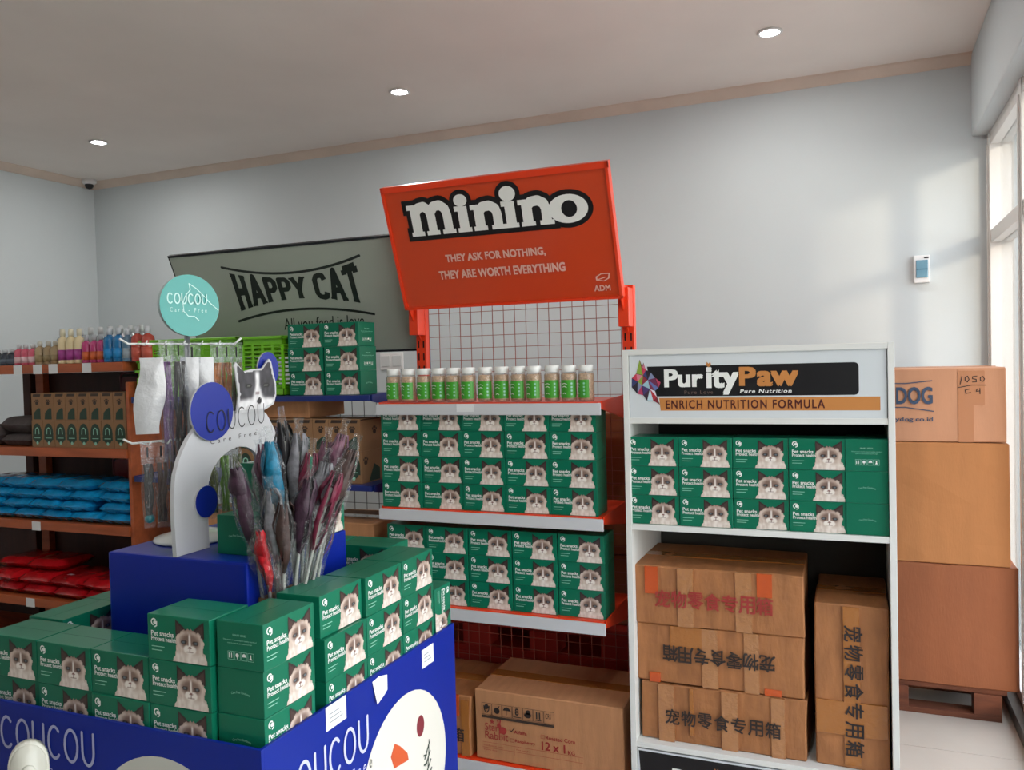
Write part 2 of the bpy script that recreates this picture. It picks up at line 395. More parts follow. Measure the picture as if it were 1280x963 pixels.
def cat1(u, v):
    """fluffy pale cat with brown mask, white blaze and dark ears"""
    u = .5+(u-.5)*.84; v = .19+v*.81
    n = noi(u*26, v*12); ed = (n-.5)*.05
    head = ((u-.5)/(.335+ed))**2+((v-.55)/(.275+ed))**2
    ear = tri((u, v), (.17, 1.0), (.17, .64), (.44, .80)) or tri((u, v), (.84, 1.0), (.57, .80), (.84, .64))
    body = v < .46+ed and abs(u-.5) < .30+(.46-v)*.40+ed
    if not (head < 1 or ear or body): return None
    cream = mixc(hx('#c8b9ad'), hx('#e8dfd7'), n)
    if ear and head > .90:
        inn = tri((u, v), (.21, .92), (.21, .70), (.37, .79)) or tri((u, v), (.80, .92), (.64, .79), (.80, .70))
        return mixc(hx('#2a1b18'), hx('#5d423c'), .5) if inn else hx('#2a1b18')
    if head < 1:
        dx, dy = u-.5, v-.55
        mask = sstep(1.2, .25, (dx/.25)**2+((v-.58)/.17)**2)
        c = mixc(mixc(hx('#b39c8c'), cream, .25+.4*n), hx('#644a40'), mask*(.62+.3*n))
        c = mixc(c, hx('#6f564b'), sstep(.70, .82, v)*.6)
        c = mixc(c, hx('#e9e3dc'), sstep(.028+.10*max(0, .60-v), .010, abs(dx))*sstep(.76, .68, v))
        mz = min(((abs(dx)-.06)/.085)**2+((v-.44)/.080)**2, 2)
        c = mixc(c, hx('#e6dfd7'), sstep(1.3, .5, mz))
        c = mixc(c, cream, sstep(.40, .32, v))
        for ex in (-.135, .135):
            e = ((dx-ex)/.050)**2+((v-.570)/.032)**2
            if e < 1.8: c = mixc(c, hx('#241a17'), .8)
            if e < .4: c = hx('#5a6870')
        if (dx/.036)**2+((v-.468)/.022)**2 < 1: c = hx('#7d534b')
        if abs(dx) < .009 and .39 < v < .45: c = hx('#54382f')
        if .378 < v < .396 and abs(dx) < .075: c = mixc(c, hx('#6b4c42'), .6)
        return c
    c = mixc(cream, hx('#a8917f'), sstep(.28, .46, abs(u-.5))*.5)
    return mixc(c, hx('#94806f'), sstep(.30, .40, v)*.45)
def cat2(u, v):
    """black and white cat head (grey tones)"""
    n = noi(u*20, v*12); dx = u-.52
    dark = mixc(hx('#2c2b30'), hx('#4a4a50'), n); wh = mixc(hx('#c9c9cc'), hx('#eeeeef'), n)
    c = dark
    c = mixc(c, wh, sstep(.075+.42*max(0, .50-v), .02+.2*max(0, .5-v), abs(dx))*sstep(.82, .7, v))
    c = mixc(c, wh, sstep(.34, .24, v+abs(dx)*.1))
    for ex in (-.20, .20):
        e = ((dx-ex)/.07)**2+((v-.50)/.035)**2
        if e < 1.2: c = hx('#141417')
        if e < .35: c = hx('#5c6058')
    if (dx/.05)**2+((v-.36)/.03)**2 < 1: c = hx('#8d7f83')
    if (dx-.03)**2/.003+((v-.22)/.06)**2 < 1: c = hx('#242226')
    return c

# ================================================================= SNACK BOXES
BW, BD, BH = .1635, .1150, .0930
q = MB(); q.box((-BW/2, -BD/2, 0), (BW/2, BD/2, BH), GREEN, .0018)
q.box((-BW/2+.003, -.0006, BH-.0002), (BW/2-.003, .0006, BH+.0002), mat('dark green seam', '#0a4d3a', .5))
SB_BODY = q.mesh('snack_box')
q = MB(); q.grid(front(-BW/2+.064, -BD/2, .0015), .096, BH-.004, 48, 44, .0008, cat1, PICT); SB_CAT = q.mesh('cat_picture')
q = MB(); fy = -BD/2
q.text('Pet snacks', front(-BW/2+.010, fy, .049), WHITE, w=.060, h=.0105, bold=.022)
q.text('Protect health', front(-BW/2+.010, fy, .0385), WHITE, w=.066, h=.0095, bold=.018)
q.strokes([([(.0065*math.cos(math.radians(a)), .0065*math.sin(math.radians(a))) for a in range(250, 20, -23)], .0026)], front(-BW/2+.018, fy, BH-.016), .0004, WHITE)
q.ell(.0035, -.001, .0048, .0040, front(-BW/2+.018, fy, BH-.016), .0007, WHITE, 14)
q.strokes([([(.008, .001), (.0075, -.007), (.003, -.0095)], .0026)], front(-BW/2+.018, fy, BH-.016), .0008, WHITE)
for k, wd in enumerate((.034, .028)): q.box((-BW/2+.010, fy-.0003, .026-k*.0075), (-BW/2+.010+wd, fy, .0275-k*.0075), PALEG)
SB_TXT = q.mesh('lettering')
def side_icons(fr):
    q = MB()
    q.text('SMART SERIES', (Vector(fr[0])+FZ*.065, fr[1], fr[2]), PALEG, w=.034, h=.004, bold=.01, align='C')
    q.text('This product meets export quality standard', (Vector(fr[0])+FZ*.055, fr[1], fr[2]), PALEG, w=.082, h=.0035, bold=.005, align='C')
    q.text('store in a cool dry place away from light', (Vector(fr[0])+FZ*.049, fr[1], fr[2]), PALEG, w=.06, h=.0032, bold=.005, align='C')
    O = fr
    for k in range(4):
        x = -.030+k*.0165
        q.strokes([([(x, .018), (x+.014, .018), (x+.014, .034), (x, .034), (x, .018)], .0009)], O, .0004, PALEG, cap='butt')
    q.strokes([([(-.027, .021), (-.027, .031)], .0018), ([(-.021, .021), (-.021, .031)], .0018)], O, .0004, WHITE, cap='butt')
    q.ell(-.007, .027, .004, .0042, O, .0004, WHITE, 12); q.strokes([([(-.007, .020), (-.007, .026)], .0014)], O, .0004, WHITE)
    q.poly([(.0045, .025), (.0155, .025), (.0135, .030), (.010, .032), (.0065, .030)], O, .0004, WHITE)
    q.poly([(.022, .021), (.030, .021), (.0275, .025), (.0275, .031), (.0245, .031), (.0245, .025)], O, .0004, WHITE)
    return q
def side_line(fr):
    q = MB(); W = lambda x, y: (x, y+.006-(x/.03)**2*.006)
    q.text('Care Free Goodness', (Vector(fr[0])+FZ*.038, fr[1], fr[2]), PALEG, w=.046, h=.005, bold=.01, align='C', warp=W); return q
SIDES = {}
for sgn, fr in (('p', right(BW/2, 0, 0)), ('n', left(-BW/2, 0, 0))):
    SIDES['i'+sgn] = side_icons(fr).mesh('side_print'); SIDES['l'+sgn] = side_line(fr).mesh('side_print')
def snack(x, y, z, rz, label, group, side=None, mtx=None, jit=.003):
    t = tag(link('snack_box', SB_BODY), label, 'box', group)
    if mtx is not None: t.matrix_world = mtx
    else:
        t.location = (x+random.uniform(-1, 1)*jit*.25, y+random.uniform(-1, 1)*jit, z); t.rotation_euler = (0, 0, rz+random.uniform(-1, 1)*jit*3)
    link('cat_picture', SB_CAT, t); link('lettering', SB_TXT, t)
    if side: link('side_print', SIDES[side], t)
    return t
def stack_front(x0, yf, z0, cols, rows, where, group, side_last=None, pitch=.1647, skip=(), jit=.002):
    """columns of boxes facing -Y; x0 left edge, yf front plane"""
    for c in range(cols):
        yj = random.uniform(0, .008)
        for r in range(rows):
            if (c, r) in skip: continue
            k = rows-1-r
            lab = f'snack box, {ORD[k]} in column {NTH[c]} from left, {where}'
            sd = None
            if side_last and c == cols-1: sd = side_last[k]
            snack(x0+pitch*(c+.5), yf+BD/2+yj, z0+r*(BH+.0004), 0, lab, group, sd, jit=jit)

# ================================================================= WHITE SHELF UNIT
WX0, WX1, WY0, WY1 = -.702, .091, 2.60, 3.03
t = thing('display_shelf', 'tall white laminate display shelf with a printed sign board across its top', 'shelf', ((WX0+WX1)/2, 2.8, 0))
TL = Vector((-(WX0+WX1)/2, -2.8, 0))
def sh(o): o.location = TL; return o
q = MB(); q.box((WX0, WY0, 0), (WX0+.018, WY1, 1.532), LAM, .001); sh(q.build('side_panel', t))
q = MB(); q.box((WX1-.018, WY0, 0), (WX1, WY1, 1.532), LAM, .001); sh(q.build('side_panel', t))
q = MB(); q.box((WX0+.018, WY0, 1.514), (WX1-.018, WY1, 1.532), LAM, .001); sh(q.build('top_panel', t))
for z in (1.296, .954, .246): q = MB(); q.box((WX0+.018, WY0+.002, z), (WX1-.018, WY1-.01, z+.018), LAM, .001); sh(q.build('shelf_board', t))
q = MB(); q.box((WX0+.018, WY1-.012, 0), (WX1-.018, WY1-.003, 1.514), BACKB); sh(q.build('back_panel', t))
HEADCOL = ['#8c2f3e', '#b5303c', '#6b2c4f', '#c43b54', '#4a3a6e', '#d9d9e2', '#7c86a8', '#87a13a', '#b9d3dc', '#5a6fa8', '#39406e', '#93b7c4', '#7a2230', '#b03a5c', '#c9798a', '#3e2a3a', '#7d3550', '#2c2430']
def dog_emblem(q, fr, s):
    """low-poly coloured dog head looking right"""
    P = [(.30, 1.0), (.38, .84), (.43, .93), (.50, .78), (.66, .72), (.80, .60), (.97, .50), (.90, .38), (.78, .32), (.84, .18), (.92, .02), (.72, .10), (.52, .10), (.40, .22), (.20, .26), (.02, .40), (.03, .60), (.18, .70)]
    I = [(.40, .66), (.56, .56), (.36, .44), (.62, .36), (.22, .52)]
    T = [(0, 1, 18), (0, 18, 17), (1, 2, 3), (1, 3, 18), (3, 19, 18), (3, 4, 19), (4, 5, 19), (5, 6, 7), (5, 7, 19), (7, 8, 19), (8, 21, 19), (8, 9, 21), (9, 10, 11), (9, 11, 21), (11, 12, 21), (12, 13, 21), (13, 20, 21), (20, 19, 21), (18, 19, 20), (18, 20, 22), (17, 18, 22), (17, 22, 16), (16, 22, 15), (15, 22, 14), (14, 22, 20), (14, 20, 13)]
    pts = P+I
    for i, tr in enumerate(T):
        c = HEADCOL[(i*7) % len(HEADCOL)]; M = mat('emblem '+c, c, .5)
        a = [pts[k] for k in tr]; ar = (a[1][0]-a[0][0])*(a[2][1]-a[0][1])-(a[1][1]-a[0][1])*(a[2][0]-a[0][0])
        if ar < 0: a = a[::-1]
        q.poly([(x*s*.68, y*s) for x, y in a], fr, .0012, M)
    for i, tr in enumerate(T):
        if i % 2: continue
        q.strokes([([(pts[tr[0]][0]*s*.68, pts[tr[0]][1]*s), (pts[tr[1]][0]*s*.68, pts[tr[1]][1]*s)], .0012)], fr, .0014, BLACK)
ORP = mat('tan orange print', '#c07f42', .45)
MAROON = mat('maroon print', '#4a1210', .5)
def shelf_sign(zb, zt, nm):
    x0, x1 = WX0+.020, WX1-.020; W_ = x1-x0; y = WY0+.006
    q = MB(); q.box((x0, y, zb), (x1, y+.012, zt), mat('sign white', '#cfd5d8', .35, coat=.2), .0008); s_ = sh(q.build(nm, t))
    H_ = .202
    fr = front(x0, y, zt-H_); kick = nm == 'kick_board'
    q = MB(); r = .012; X0, X1, Y0, Y1 = (.07, .679, .070, .165) if not kick else (.016, .745, .004, .196)
    pts = [(X0, Y0)]+[(X1-r+r*math.sin(a), Y0+r-r*math.cos(a)) for a in (0, PI/6, PI/3, PI/2)]+[(X1-r+r*math.cos(a), Y1-r+r*math.sin(a)) for a in (0, PI/6, PI/3, PI/2)]+[(X0-.012, Y1)]
    q.poly(pts, fr, .0006, BLACK); q.build('black_band', s_)
    if not kick: q = MB(); q.poly([(.099, .025), (.735, .025), (.735, .065), (.095, .065)], fr, .0006, ORP); q.build('orange_band', s_)
    at = lambda x, z_: front(x0+x, y, zt-H_+z_)
    def row(*rows):
        q = MB()
        for a in rows: a(q)
        q.build('lettering', s_)
    row(lambda q: q.text('Pur', at(.112, .098), WHITE, w=.122, h=.057, bold=.045, z=.001), lambda q: q.text('ity', at(.243, .074), WHITE, w=.098, h=.086, bold=.045, z=.001),
        lambda q: q.text('P', at(.342, .100), ORP, w=.050, h=.058, bold=.045, z=.001), lambda q: q.text('aw', at(.394, .098), ORP, w=.120, h=.047, bold=.045, z=.001),
        lambda q: q.poly([(.243, .166), (.246, .176), (.251, .170), (.256, .176), (.259, .166), (.251, .159)], fr, .0014, ORP))
    if kick: return
    row(lambda q: q.text('Pure Love', at(.175, .077), mat('dim print', '#6e5a52', .5), w=.088, h=.011, bold=.012, z=.001, space=1.25))
    row(lambda q: q.text('Pure Nutrition', at(.344, .078), WHITE, w=.150, h=.012, bold=.022, z=.001, shear=.15, space=1.15))
    row(lambda q: q.text('ENRICH NUTRITION FORMULA', at(.116, .031), MAROON, w=.470, h=.027, bold=.024, z=.001, space=1.2))
    q = MB(); dog_emblem(q, at(.005, .042), .145); tag(q.build('emblem', s_), 'coloured faceted dog head emblem')
shelf_sign(1.312, 1.514, 'sign_board')
shelf_sign(.02, .240, 'kick_board')
stack_front(-.6955, 2.61, .9725, 4, 3, 'white shelf unit', 'snack boxes on the white unit', jit=.001)
for r in range(3):
    snack(.0145, 2.612+BW/2, .9725+r*(BH+.0004), PI/2, f'green snack box turned end-on, right end of the white unit, {["bottom", "middle", "top"][r]} of three', 'snack boxes on the white unit', ['ln', 'ln', 'in'][r], jit=.001)

# ================================================================= CARTONS
def carton(name, w_, d_, h_, M, loc, label, group=None, rz=0, dent=.004, seam=True, tapes=(), cat='carton', ry=0, seed=1, jag=0):
    """cardboard carton; origin at the bottom centre, front looks towards -Y"""
    rn = random.Random(seed); bm = bmesh.new(); bmesh.ops.create_cube(bm, size=1)
    for v in bm.verts: v.co = Vector((v.co.x*w_, v.co.y*d_, (v.co.z+.5)*h_))
    bmesh.ops.bevel(bm, geom=bm.edges[:], offset=.004, segments=1, affect='EDGES')
    bmesh.ops.subdivide_edges(bm, edges=[e for e in bm.edges if e.calc_length() > .05], cuts=5, use_grid_fill=True)
    ox = rn.random()*9
    for v in bm.verts:
        n = Vector((noi(v.co.y*9+ox, v.co.z*9), noi(v.co.x*9+ox, v.co.z*9+3), noi(v.co.x*9+ox, v.co.y*9)))-Vector((.5,)*3)
        z = v.co.z; v.co += n*dent*2
        if z < .006: v.co.z = max(v.co.z, 0)
        v.co.z = max(v.co.z, 0)
    q = MB(); q.frombm(bm, M, False); bm.free()
    t = thing(name, label, cat, loc, rz, group); t.rotation_euler[1] = ry; q.build('body', t)
    if seam:
        q = MB(); q.box((-w_/2+.004, -.0012, h_-.001), (w_/2-.004, .0012, h_+dent*.5), CARDD)
        q.build('flap_seam', t)
        q = MB(); q.box((-w_/2+.003, -.028, h_-.0005), (w_/2-.003, .028, h_+dent*.5+.0008), TAPE); q.build('tape', t)
    for (x, z, ww, hh, TM) in tapes:
        q = MB(); ti = .0003*list(tapes).index((x, z, ww, hh, TM)); q.box((x, -d_/2-dent*.8-.0008-ti, z), (x+ww, -d_/2+.003, z+hh), TM); q.build('tape', t)
    return t
def cprint(t, q): q.build('lettering', t)
HAN = '宠物零食专用箱'
def han(t, w_, d_, z, size, M, flip=False, vert=False, x0=0, span=.3, dent=.005):
    q = MB(); y = -d_/2-dent-.0022
    n = len(HAN)
    for i, ch in enumerate(HAN):
        u_ = -span/2+span*i/(n-1)
        if vert: fr = ((x0, y, z-u_), -FZ, FX); q.text(ch, (Vector(fr[0])-FX*size/2, fr[1], fr[2]), M, h=size, w=size*.92, bold=.018, align='C')
        elif flip: fr = ((x0-u_, y, z+size/2), -FX, -FZ); q.text(ch, fr, M, h=size, w=size*.92, bold=.018, align='C')
        else: q.text(ch, front(x0+u_, y, z-size/2), M, h=size, w=size*.92, bold=.018, align='C')
    cprint(t, q)
CW = .522
c = carton('carton', CW, .34, .190, CARD2, (-.429, 2.635+.17, .6435), 'dented brown Chinese characters, topmost of three in white unit', 'cartons in the white unit', seed=2,
           tapes=((-.225, .10, .042, .088, TAPER), (.125, .115, .045, .073, TAPER), (-.12, 0, .05, .188, TAPEL), (.06, 0, .05, .188, TAPEL)), rz=.01)
han(c, CW, .34, .088, .055, INKR, span=.315, x0=-.01)
c = carton('carton', CW-.005, .34, .190, CARD2, (-.4245, 2.64+.17, .4535), 'brown carton with upside-down black Chinese characters, middle of three in white unit', 'cartons in the white unit', seed=3,
           tapes=((-.22, 0, .035, .03, TAPER), (.14, 0, .05, .02, TAPER), (-.15, .12, .10, .068, TAPE), (-.05, 0, .05, .188, TAPEL), (.08, 0, .045, .188, TAPEL)))
han(c, CW, .34, .10, .053, INK, flip=True, span=.30)
c = carton('carton', CW-.012, .34, .187, CARD2, (-.416, 2.638+.17, .2645), 'crushed brown carton with black Chinese characters, lowest of three in white unit', 'cartons in the white unit', seed=4, dent=.007,
           tapes=((-.10, .03, .012, .15, TAPE), (-.20, 0, .05, .185, TAPEL), (.0, 0, .05, .185, TAPEL), (.15, 0, .04, .185, TAPEL)))
han(c, CW, .34, .085, .050, INK, span=.31, dent=.007)
c = carton('carton', .205, .36, .490, CARD2, (-.0365, 2.64+.18, .2645), 'tall brown carton stood on end, right side of the white unit', 'cartons in the white unit', seed=6,
           tapes=((-.02, .01, .045, .475, TAPE), (-.098, .10, .196, .10, TAPE)), dent=.005)
han(c, .205, .36, .235, .052, INK, vert=True, span=.345, x0=.008)

# stack of big cartons on the pallet
PX0, PX1, PY0 = -.26, .53, 3.80
t = thing('pallet', 'dark wooden pallet under the stack of big cartons by the window', 'pallet', (.135, 4.1, 0))
T2 = Vector((-.135, -4.1, 0))
def pal(o, T): o.location = T; return o
for i in range(3): q = MB(); y = PY0+.0+i*.28; q.box((PX0, y, 0), (PX1-.02, y+.09, .022), PALW, .002); pal(q.build('bottom_board', t), T2)
for i in range(3):
    for x in (PX0, .07, .41): q = MB(); y = PY0+i*.28; q.box((x, y, .022), (x+.10, y+.09, .108), PALW, .002); pal(q.build('block', t), T2)
for i in range(6): q = MB(); y = PY0+.01+i*.115; q.box((PX0, y, .108), (PX1, y+.09, .128), PALW, .002); pal(q.build('deck_board', t), T2)
c = carton('large_carton', .80, .62, .500, CARDR, (.172, 3.80+.31, .129), 'big red-brown carton at the bottom of the stack by the window', 'big cartons stacked by the window', seed=8, dent=.003, tapes=())
c = carton('large_carton', .79, .60, .497, CARDO, (.150, 3.80+.30, .632), 'big orange-brown carton in the middle of the stack by the window', 'big cartons stacked by the window', seed=9, dent=.003)
q = MB(); q.box((.39, -.15, .36), (.402, -.13, .40), CARDO); q.build('torn_flap', c)
c = carton('large_carton', .72, .55, .302, CARDP, (.176, 3.81+.275, 1.1315), 'pinkish brown carton with blue logo, topmost of the stack by the window', 'big cartons stacked by the window', seed=10, dent=.002,
           tapes=((.19, 0, .055, .29, mat('pale tape', '#a9714c', .35, coat=.2)), (.215, .15, .07, .14, mat('pale tape 2', '#a9714c', .35, coat=.2))))
q = MB(); y = -.275-.004
q.text('HAPPY DOG', front(.098, y, .155), INKB, w=.34, h=.072, bold=.03, align='R'); 
q.strokes([([(-.33, .262), (-.2, .243), (-.1, .241), (0, .252)], .004), ([(-.33, .128), (-.2, .142), (-.1, .143), (.005, .126)], .004)], front(.095, y, 0), .0005, INKB)
q.text('www.happydog.co.id', front(.098, y, .080), INKB, w=.29, h=.022, bold=.02, align='R')
q.strokes([([(.115, .268), (.108, .236)], .003), ([(.135, .245), (.126, .252), (.126, .264), (.135, .268), (.14, .255), (.133, .244)], .003), ([(.168, .268), (.153, .266), (.152, .257), (.165, .255), (.166, .245), (.152, .244)], .003), ([(.19, .266), (.18, .262), (.18, .25), (.19, .246), (.195, .256), (.188, .266)], .003),
           ([(.10, .222), (.15, .232), (.20, .231)], .003), ([(.142, .216), (.126, .212), (.128, .198), (.145, .202)], .003), ([(.168, .216), (.165, .206), (.178, .208)], .003), ([(.178, .218), (.178, .196)], .003)], front(.090, y, 0), .0006, INK)
cprint(c, q)

# ================================================================= GONDOLA RACKS
def wire_grid(x0, x1, z0, z1, y, step, M, r=.0011, zs=None):
    q = MB(); n = round((x1-x0)/step)
    for i in range(n+1): x = x0+(x1-x0)*i/n; q.box((x-r, y-r, z0), (x+r, y+r, z1), M)
    n = round((z1-z0)/(zs or step))
    for i in range(n+1): z = z0+(z1-z0)*i/n; q.box((x0, y+r, z-r), (x1, y+3*r, z+r), M)
    return q
def upright(x, y, z1, M, w_=.045, d_=.03):
    q = MB(); q.box((x-w_/2, y-d_/2, 0), (x+w_/2, y+d_/2, z1), M, .002)
    z = .12
    while z < z1-.05:
        for sx in (-1, 1): q.box((x+sx*.011-.003, y-d_/2-.0006, z), (x+sx*.011+.003, y-d_/2+.001, z+.028), BLACK)
        z += .05
    return q
def rack(name, label, x0, x1, yf, yu, levels, M, WM, ztop, step, base=True, rail=True, group=None):
    t = thing(name, label, 'rack', ((x0+x1)/2, (yf+yu)/2, 0), 0, group); T = Vector((-(x0+x1)/2, -(yf+yu)/2, 0))
    for x in (x0+.0, x1-.0): 
        o = upright(x, yu, ztop, M).build('upright', t); o.location = T
        q = MB(); q.box((x-.02, yf+.03, 0), (x+.02, yu, .07), M, .003); q.build('foot', t).location = T
    q = wire_grid(x0+.03, x1-.03, .10, ztop-.02, yu, step, WM); q.build('wire_grid', t).location = T
    for z in levels:
        q = MB(); q.box((x0+.012, yf, z-.022), (x1-.012, yu-.016, z), M, .002); s_ = q.build('shelf', t); s_.location = T
        if rail:
            q = MB(); q.box((x0+.004, yf-.012, z-.043), (x1-.004, yf-.002, z-.004), STRIP, .001); q.build('price_rail', s_)
        for x in (x0+.006, x1-.006):
            q = MB(); q.prism([(yf+.01, z-.024), (yu-.01, z-.085), (yu-.01, z+.012), (yf+.01, z+.002)], ((x-.003, 0, 0), FY, FZ), 0, .004, M); q.build('bracket', s_)
    return t, T
MX0, MX1, MYF, MYU = -1.632, -.776, 2.612, 2.975
MZ = [1.366, .985, .640, .105]
MR, MT = rack('gondola_rack', 'orange steel shop rack with wire back and a large orange header sign', MX0, MX1, MYF, MYU, MZ, ORANGE, WIREO, 1.772, .0478)
# header sign (leans forward at the top)
A = Vector((MX0-.012, 2.865, 1.718)); Bt = Vector((MX0-.012, 2.70, 2.165)); SW = MX1-MX0+.022
up = (Bt-A); SH = up.length; up.normalize()
fr = (A, FX, up); nrm = FX.cross(up)
q = MB(); q.prism([(0, 0), (SW, 0), (SW, SH), (0, SH)], fr, -.03, -.004, ORANGE); HS = q.build('header_sign', MR); HS.location = MT
q = MB()
for a in ([(0, SH-.022), (SW, SH-.022), (SW, SH), (0, SH)], [(0, 0), (SW, 0), (SW, .010), (0, .010)], [(0, 0), (.010, 0), (.010, SH), (0, SH)], [(SW-.010, 0), (SW, 0), (SW, SH), (SW-.010, SH)]): q.prism(a, fr, -.006, .005, ORANGE)
q.build('frame', HS)
q = MB(); q.poly([(.010, .010), (SW-.010, .010), (SW-.010, SH-.022), (.010, SH-.022)], fr, -.003, ORPANEL); q.build('printed_face', HS)
for x in (MX0, MX1):
    q = MB(); q.box((x-.02, 2.90, 1.62), (x+.02, MYU-.014, 1.76), ORANGE, .003); q.prism([(2.855, 1.735), (2.955, 1.60), (2.955, 1.77), (2.87, 1.77)], ((x-.002, 0, 0), FY, FZ), 0, .005, ORANGE); q.build('sign_bracket', MR).location = MT
def glyph_i(x): return [([(x, 0), (x, 1.0)], .36), ([(x-.30, .92), (x, .92)], .17), ([(x-.26, .07), (x+.26, .07)], .15)]
def glyph_n(x, h=1.0, d=.66): return [([(x, 0), (x, h)], .36), ([(x-.30, h-.09), (x, h-.09)], .17), ([(x-.02, h*.70), (x+.16, h*.90), (x+d*.62, h*.93), (x+d*.92, h*.80), (x+d, h*.58), (x+d, 0)], .33), ([(x-.25, .07), (x+.25, .07)], .15), ([(x+d-.25, .07), (x+d+.25, .07)], .15)]
LOGO = glyph_n(.20, 1.24, .60)+glyph_n(.80, 1.24, .62)[2:3]+[([(1.17, .07), (1.67, .07)], .15)]+glyph_i(2.02)+glyph_n(2.62)+glyph_i(3.76)+glyph_n(4.36)
LW = 6.5; lw = .790*SW; sc = lw/LW; sy = .092; lx = .118*SW; BL = .600*SH
def lg(x, y): return (lx+x*sc, BL+y*sy)
O_ = fr
k = lambda P, g: [([lg(*p) for p in pts], w_*sc) for pts, w_ in P]
q = MB(); q.strokes(k(LOGO, 0), O_, .0, BLACK, grow=.018, cap='butt')
for cx, cy, rx, ry in ((2.00, 1.24, .25, .022), (3.74, 1.30, .29, .027)):
    x, y = lg(cx, cy); q.ell(x, y, rx*sc+.017, ry+.017, O_, .0, BLACK); q.ell(x, y, rx*sc, ry, O_, .0020, WHITE)
x, y = lg(5.78, .50); q.ell(x, y, .68*sc+.018, .050+.017, O_, 0, BLACK); q.ell(x, y, .68*sc, .050, O_, .0020, WHITE); q.ell(x+.004, y, .27*sc, .029, O_, .0026, BLACK)
q.strokes(k(LOGO, 0), O_, .0022, WHITE, cap='butt'); q.build('logo', HS)
PINKW = mat('pale pink print', '#e2b3a4', .5)
q = MB(); at = lambda u_, v_: (A+FX*(u_*SW)+up*(v_*SH), FX, up)
q.text('THEY ASK FOR NOTHING,', at(.245, .362), PINKW, w=.455*SW, h=.070*SH, z=.0, bold=.04)
q.text('THEY ARE WORTH EVERYTHING', at(.200, .235), PINKW, w=.575*SW, h=.070*SH, z=.0, bold=.04)
q.text('ADM', at(.885, .065), PINKW, w=.068*SW, h=.045*SH, z=.0, bold=.03)
q.strokes([([(.90, .15), (.90, .175), (.92, .195), (.955, .195), (.95, .16), (.93, .14), (.90, .15), (.935, .168)], .006)], (A, FX*SW, up*SH), 0, PINKW)
q.build('lettering', HS)
q = MB(); q.box((-1.30, MYF-.0135, 1.334), (-1.235, MYF-.0122, 1.362), TAG); q.build('price_tag', MR).location = MT
stack_front(-1.625, 2.622, .9852, 5, 4, 'orange rack middle shelf', 'snack boxes on the middle shelf of the orange rack', pitch=.1645, side_last=None)
stack_front(-1.618, 2.63, .6402, 5, 3, 'orange rack lower shelf', 'snack boxes on the lower shelf of the orange rack', pitch=.1665)

# treat jars
TREAT = mat('beige treat pieces', '#c9a583', .7, noise=.35, nscale=160)
LABG = mat('green label', '#3f9a2a', .4); 
def make_jar():
    t = thing('treat_jar', 'x', 'jar')
    q = MB(); q.lathe([(.0235, .004), (.0255, .010), (.0255, .088), (.022, .094)], TREAT, n=20); q.build('treats', t)
    q = MB(); q.lathe([(.0001, .001), (.025, .001), (.0272, .006), (.0272, .090), (.022, .101)], BOTF, n=20); q.build('jar_wall', t)
    q = MB(); q.lathe([(.0236, .099), (.0246, .100), (.0246, .119), (.022, .1215), (.0001, .1215)], WHITE, n=20); q.build('lid', t)
    q = MB(); vs = []; fs = []; N = 12
    for k_ in range(N+1):
        a = math.radians(-158+k_*134/N)
        for z in (.012, .072): vs.append((.0277*math.cos(a), .0277*math.sin(a), z))
        if k_: fs.append((2*k_-2, 2*k_, 2*k_+1, 2*k_-1))
    q.add(vs, fs, LABG, True)
    for a0, z, s_ in ((-60, .024, 1), (-60, .036, 1), (-60, .048, 1), (-60, .060, 1)):
        a = math.radians(a0); c = Vector((.0280*math.cos(a), .0280*math.sin(a), z)); rr = Vector((-math.sin(a), math.cos(a), 0)); q.ell(0, 0, .0035, .0035, (c, rr, FZ), .0004, PALEG, 8)
    for z, w2 in ((.058, .020), (.048, .016), (.026, .012)):
        a = math.radians(-110); c = Vector((.0280*math.cos(a), .0280*math.sin(a), z)); rr = Vector((-math.sin(a), math.cos(a), 0)); q.strokes([([(-w2/2, 0), (0, .003), (w2/2, -.001)], .002)], (c, rr, FZ), .0008, WHITE)
    q.build('label', t); return t
proto = make_jar()
for i in range(13):
    o = proto if i == 0 else copy_tree(proto)
    o.location = (-1.582+i*.0617+random.uniform(-.002, .002), 2.655+random.uniform(-.004, .004), 1.3665); o.rotation_euler = (0, 0, random.uniform(-.15, .15) if i < 12 else -.5)
    tag(o, f'clear jar of beige treats, {NTH[i]} from the left on the orange rack', 'jar', 'treat jars on the orange rack')
# cartons on the base shelf
c = carton('carton', .538, .33, .247, CARD, (-1.004, 2.624+.165, .106), 'brown carton with red rabbit logo and handling symbols, on the orange rack base', 'cartons on the orange rack base', seed=12, dent=.003)
q = MB(); y = -.165-.0042; X_ = -.269; at = lambda x, z: front(X_+x, y, z)
q.strokes([([(.03, .155), (.30, .155)], .009)], front(X_, y, 0), .0005, mat('dark brown ink', '#3a2a20', .7), cap='butt')
for i in range(7):
    x = .03+i*.0388; q.strokes([([(x, .162), (x+.0365, .162), (x+.0365, .203), (x, .203), (x, .162)], .0012)], front(X_, y, 0), .0005, INK, cap='butt')
F_ = front(X_, y, 0)
q.ell(.048, .190, .008, .009, F_, .0005, INK, 14); q.strokes([([(.038, .192), (.040, .178), (.046, .170)], .004), ([(.058, .192), (.056, .178), (.050, .170)], .004)], F_, .0005, INK)
q.ell(.087, .180, .011, .011, F_, .0005, INK, 14); q.strokes([([(.09, .188), (.097, .197)], .003)], F_, .0005, INK)
q.poly([(.110, .185), (.140, .185), (.134, .194), (.125, .198), (.116, .194)], F_, .0005, INK); q.strokes([([(.125, .17), (.125, .186)], .0012)], F_, .0005, INK)
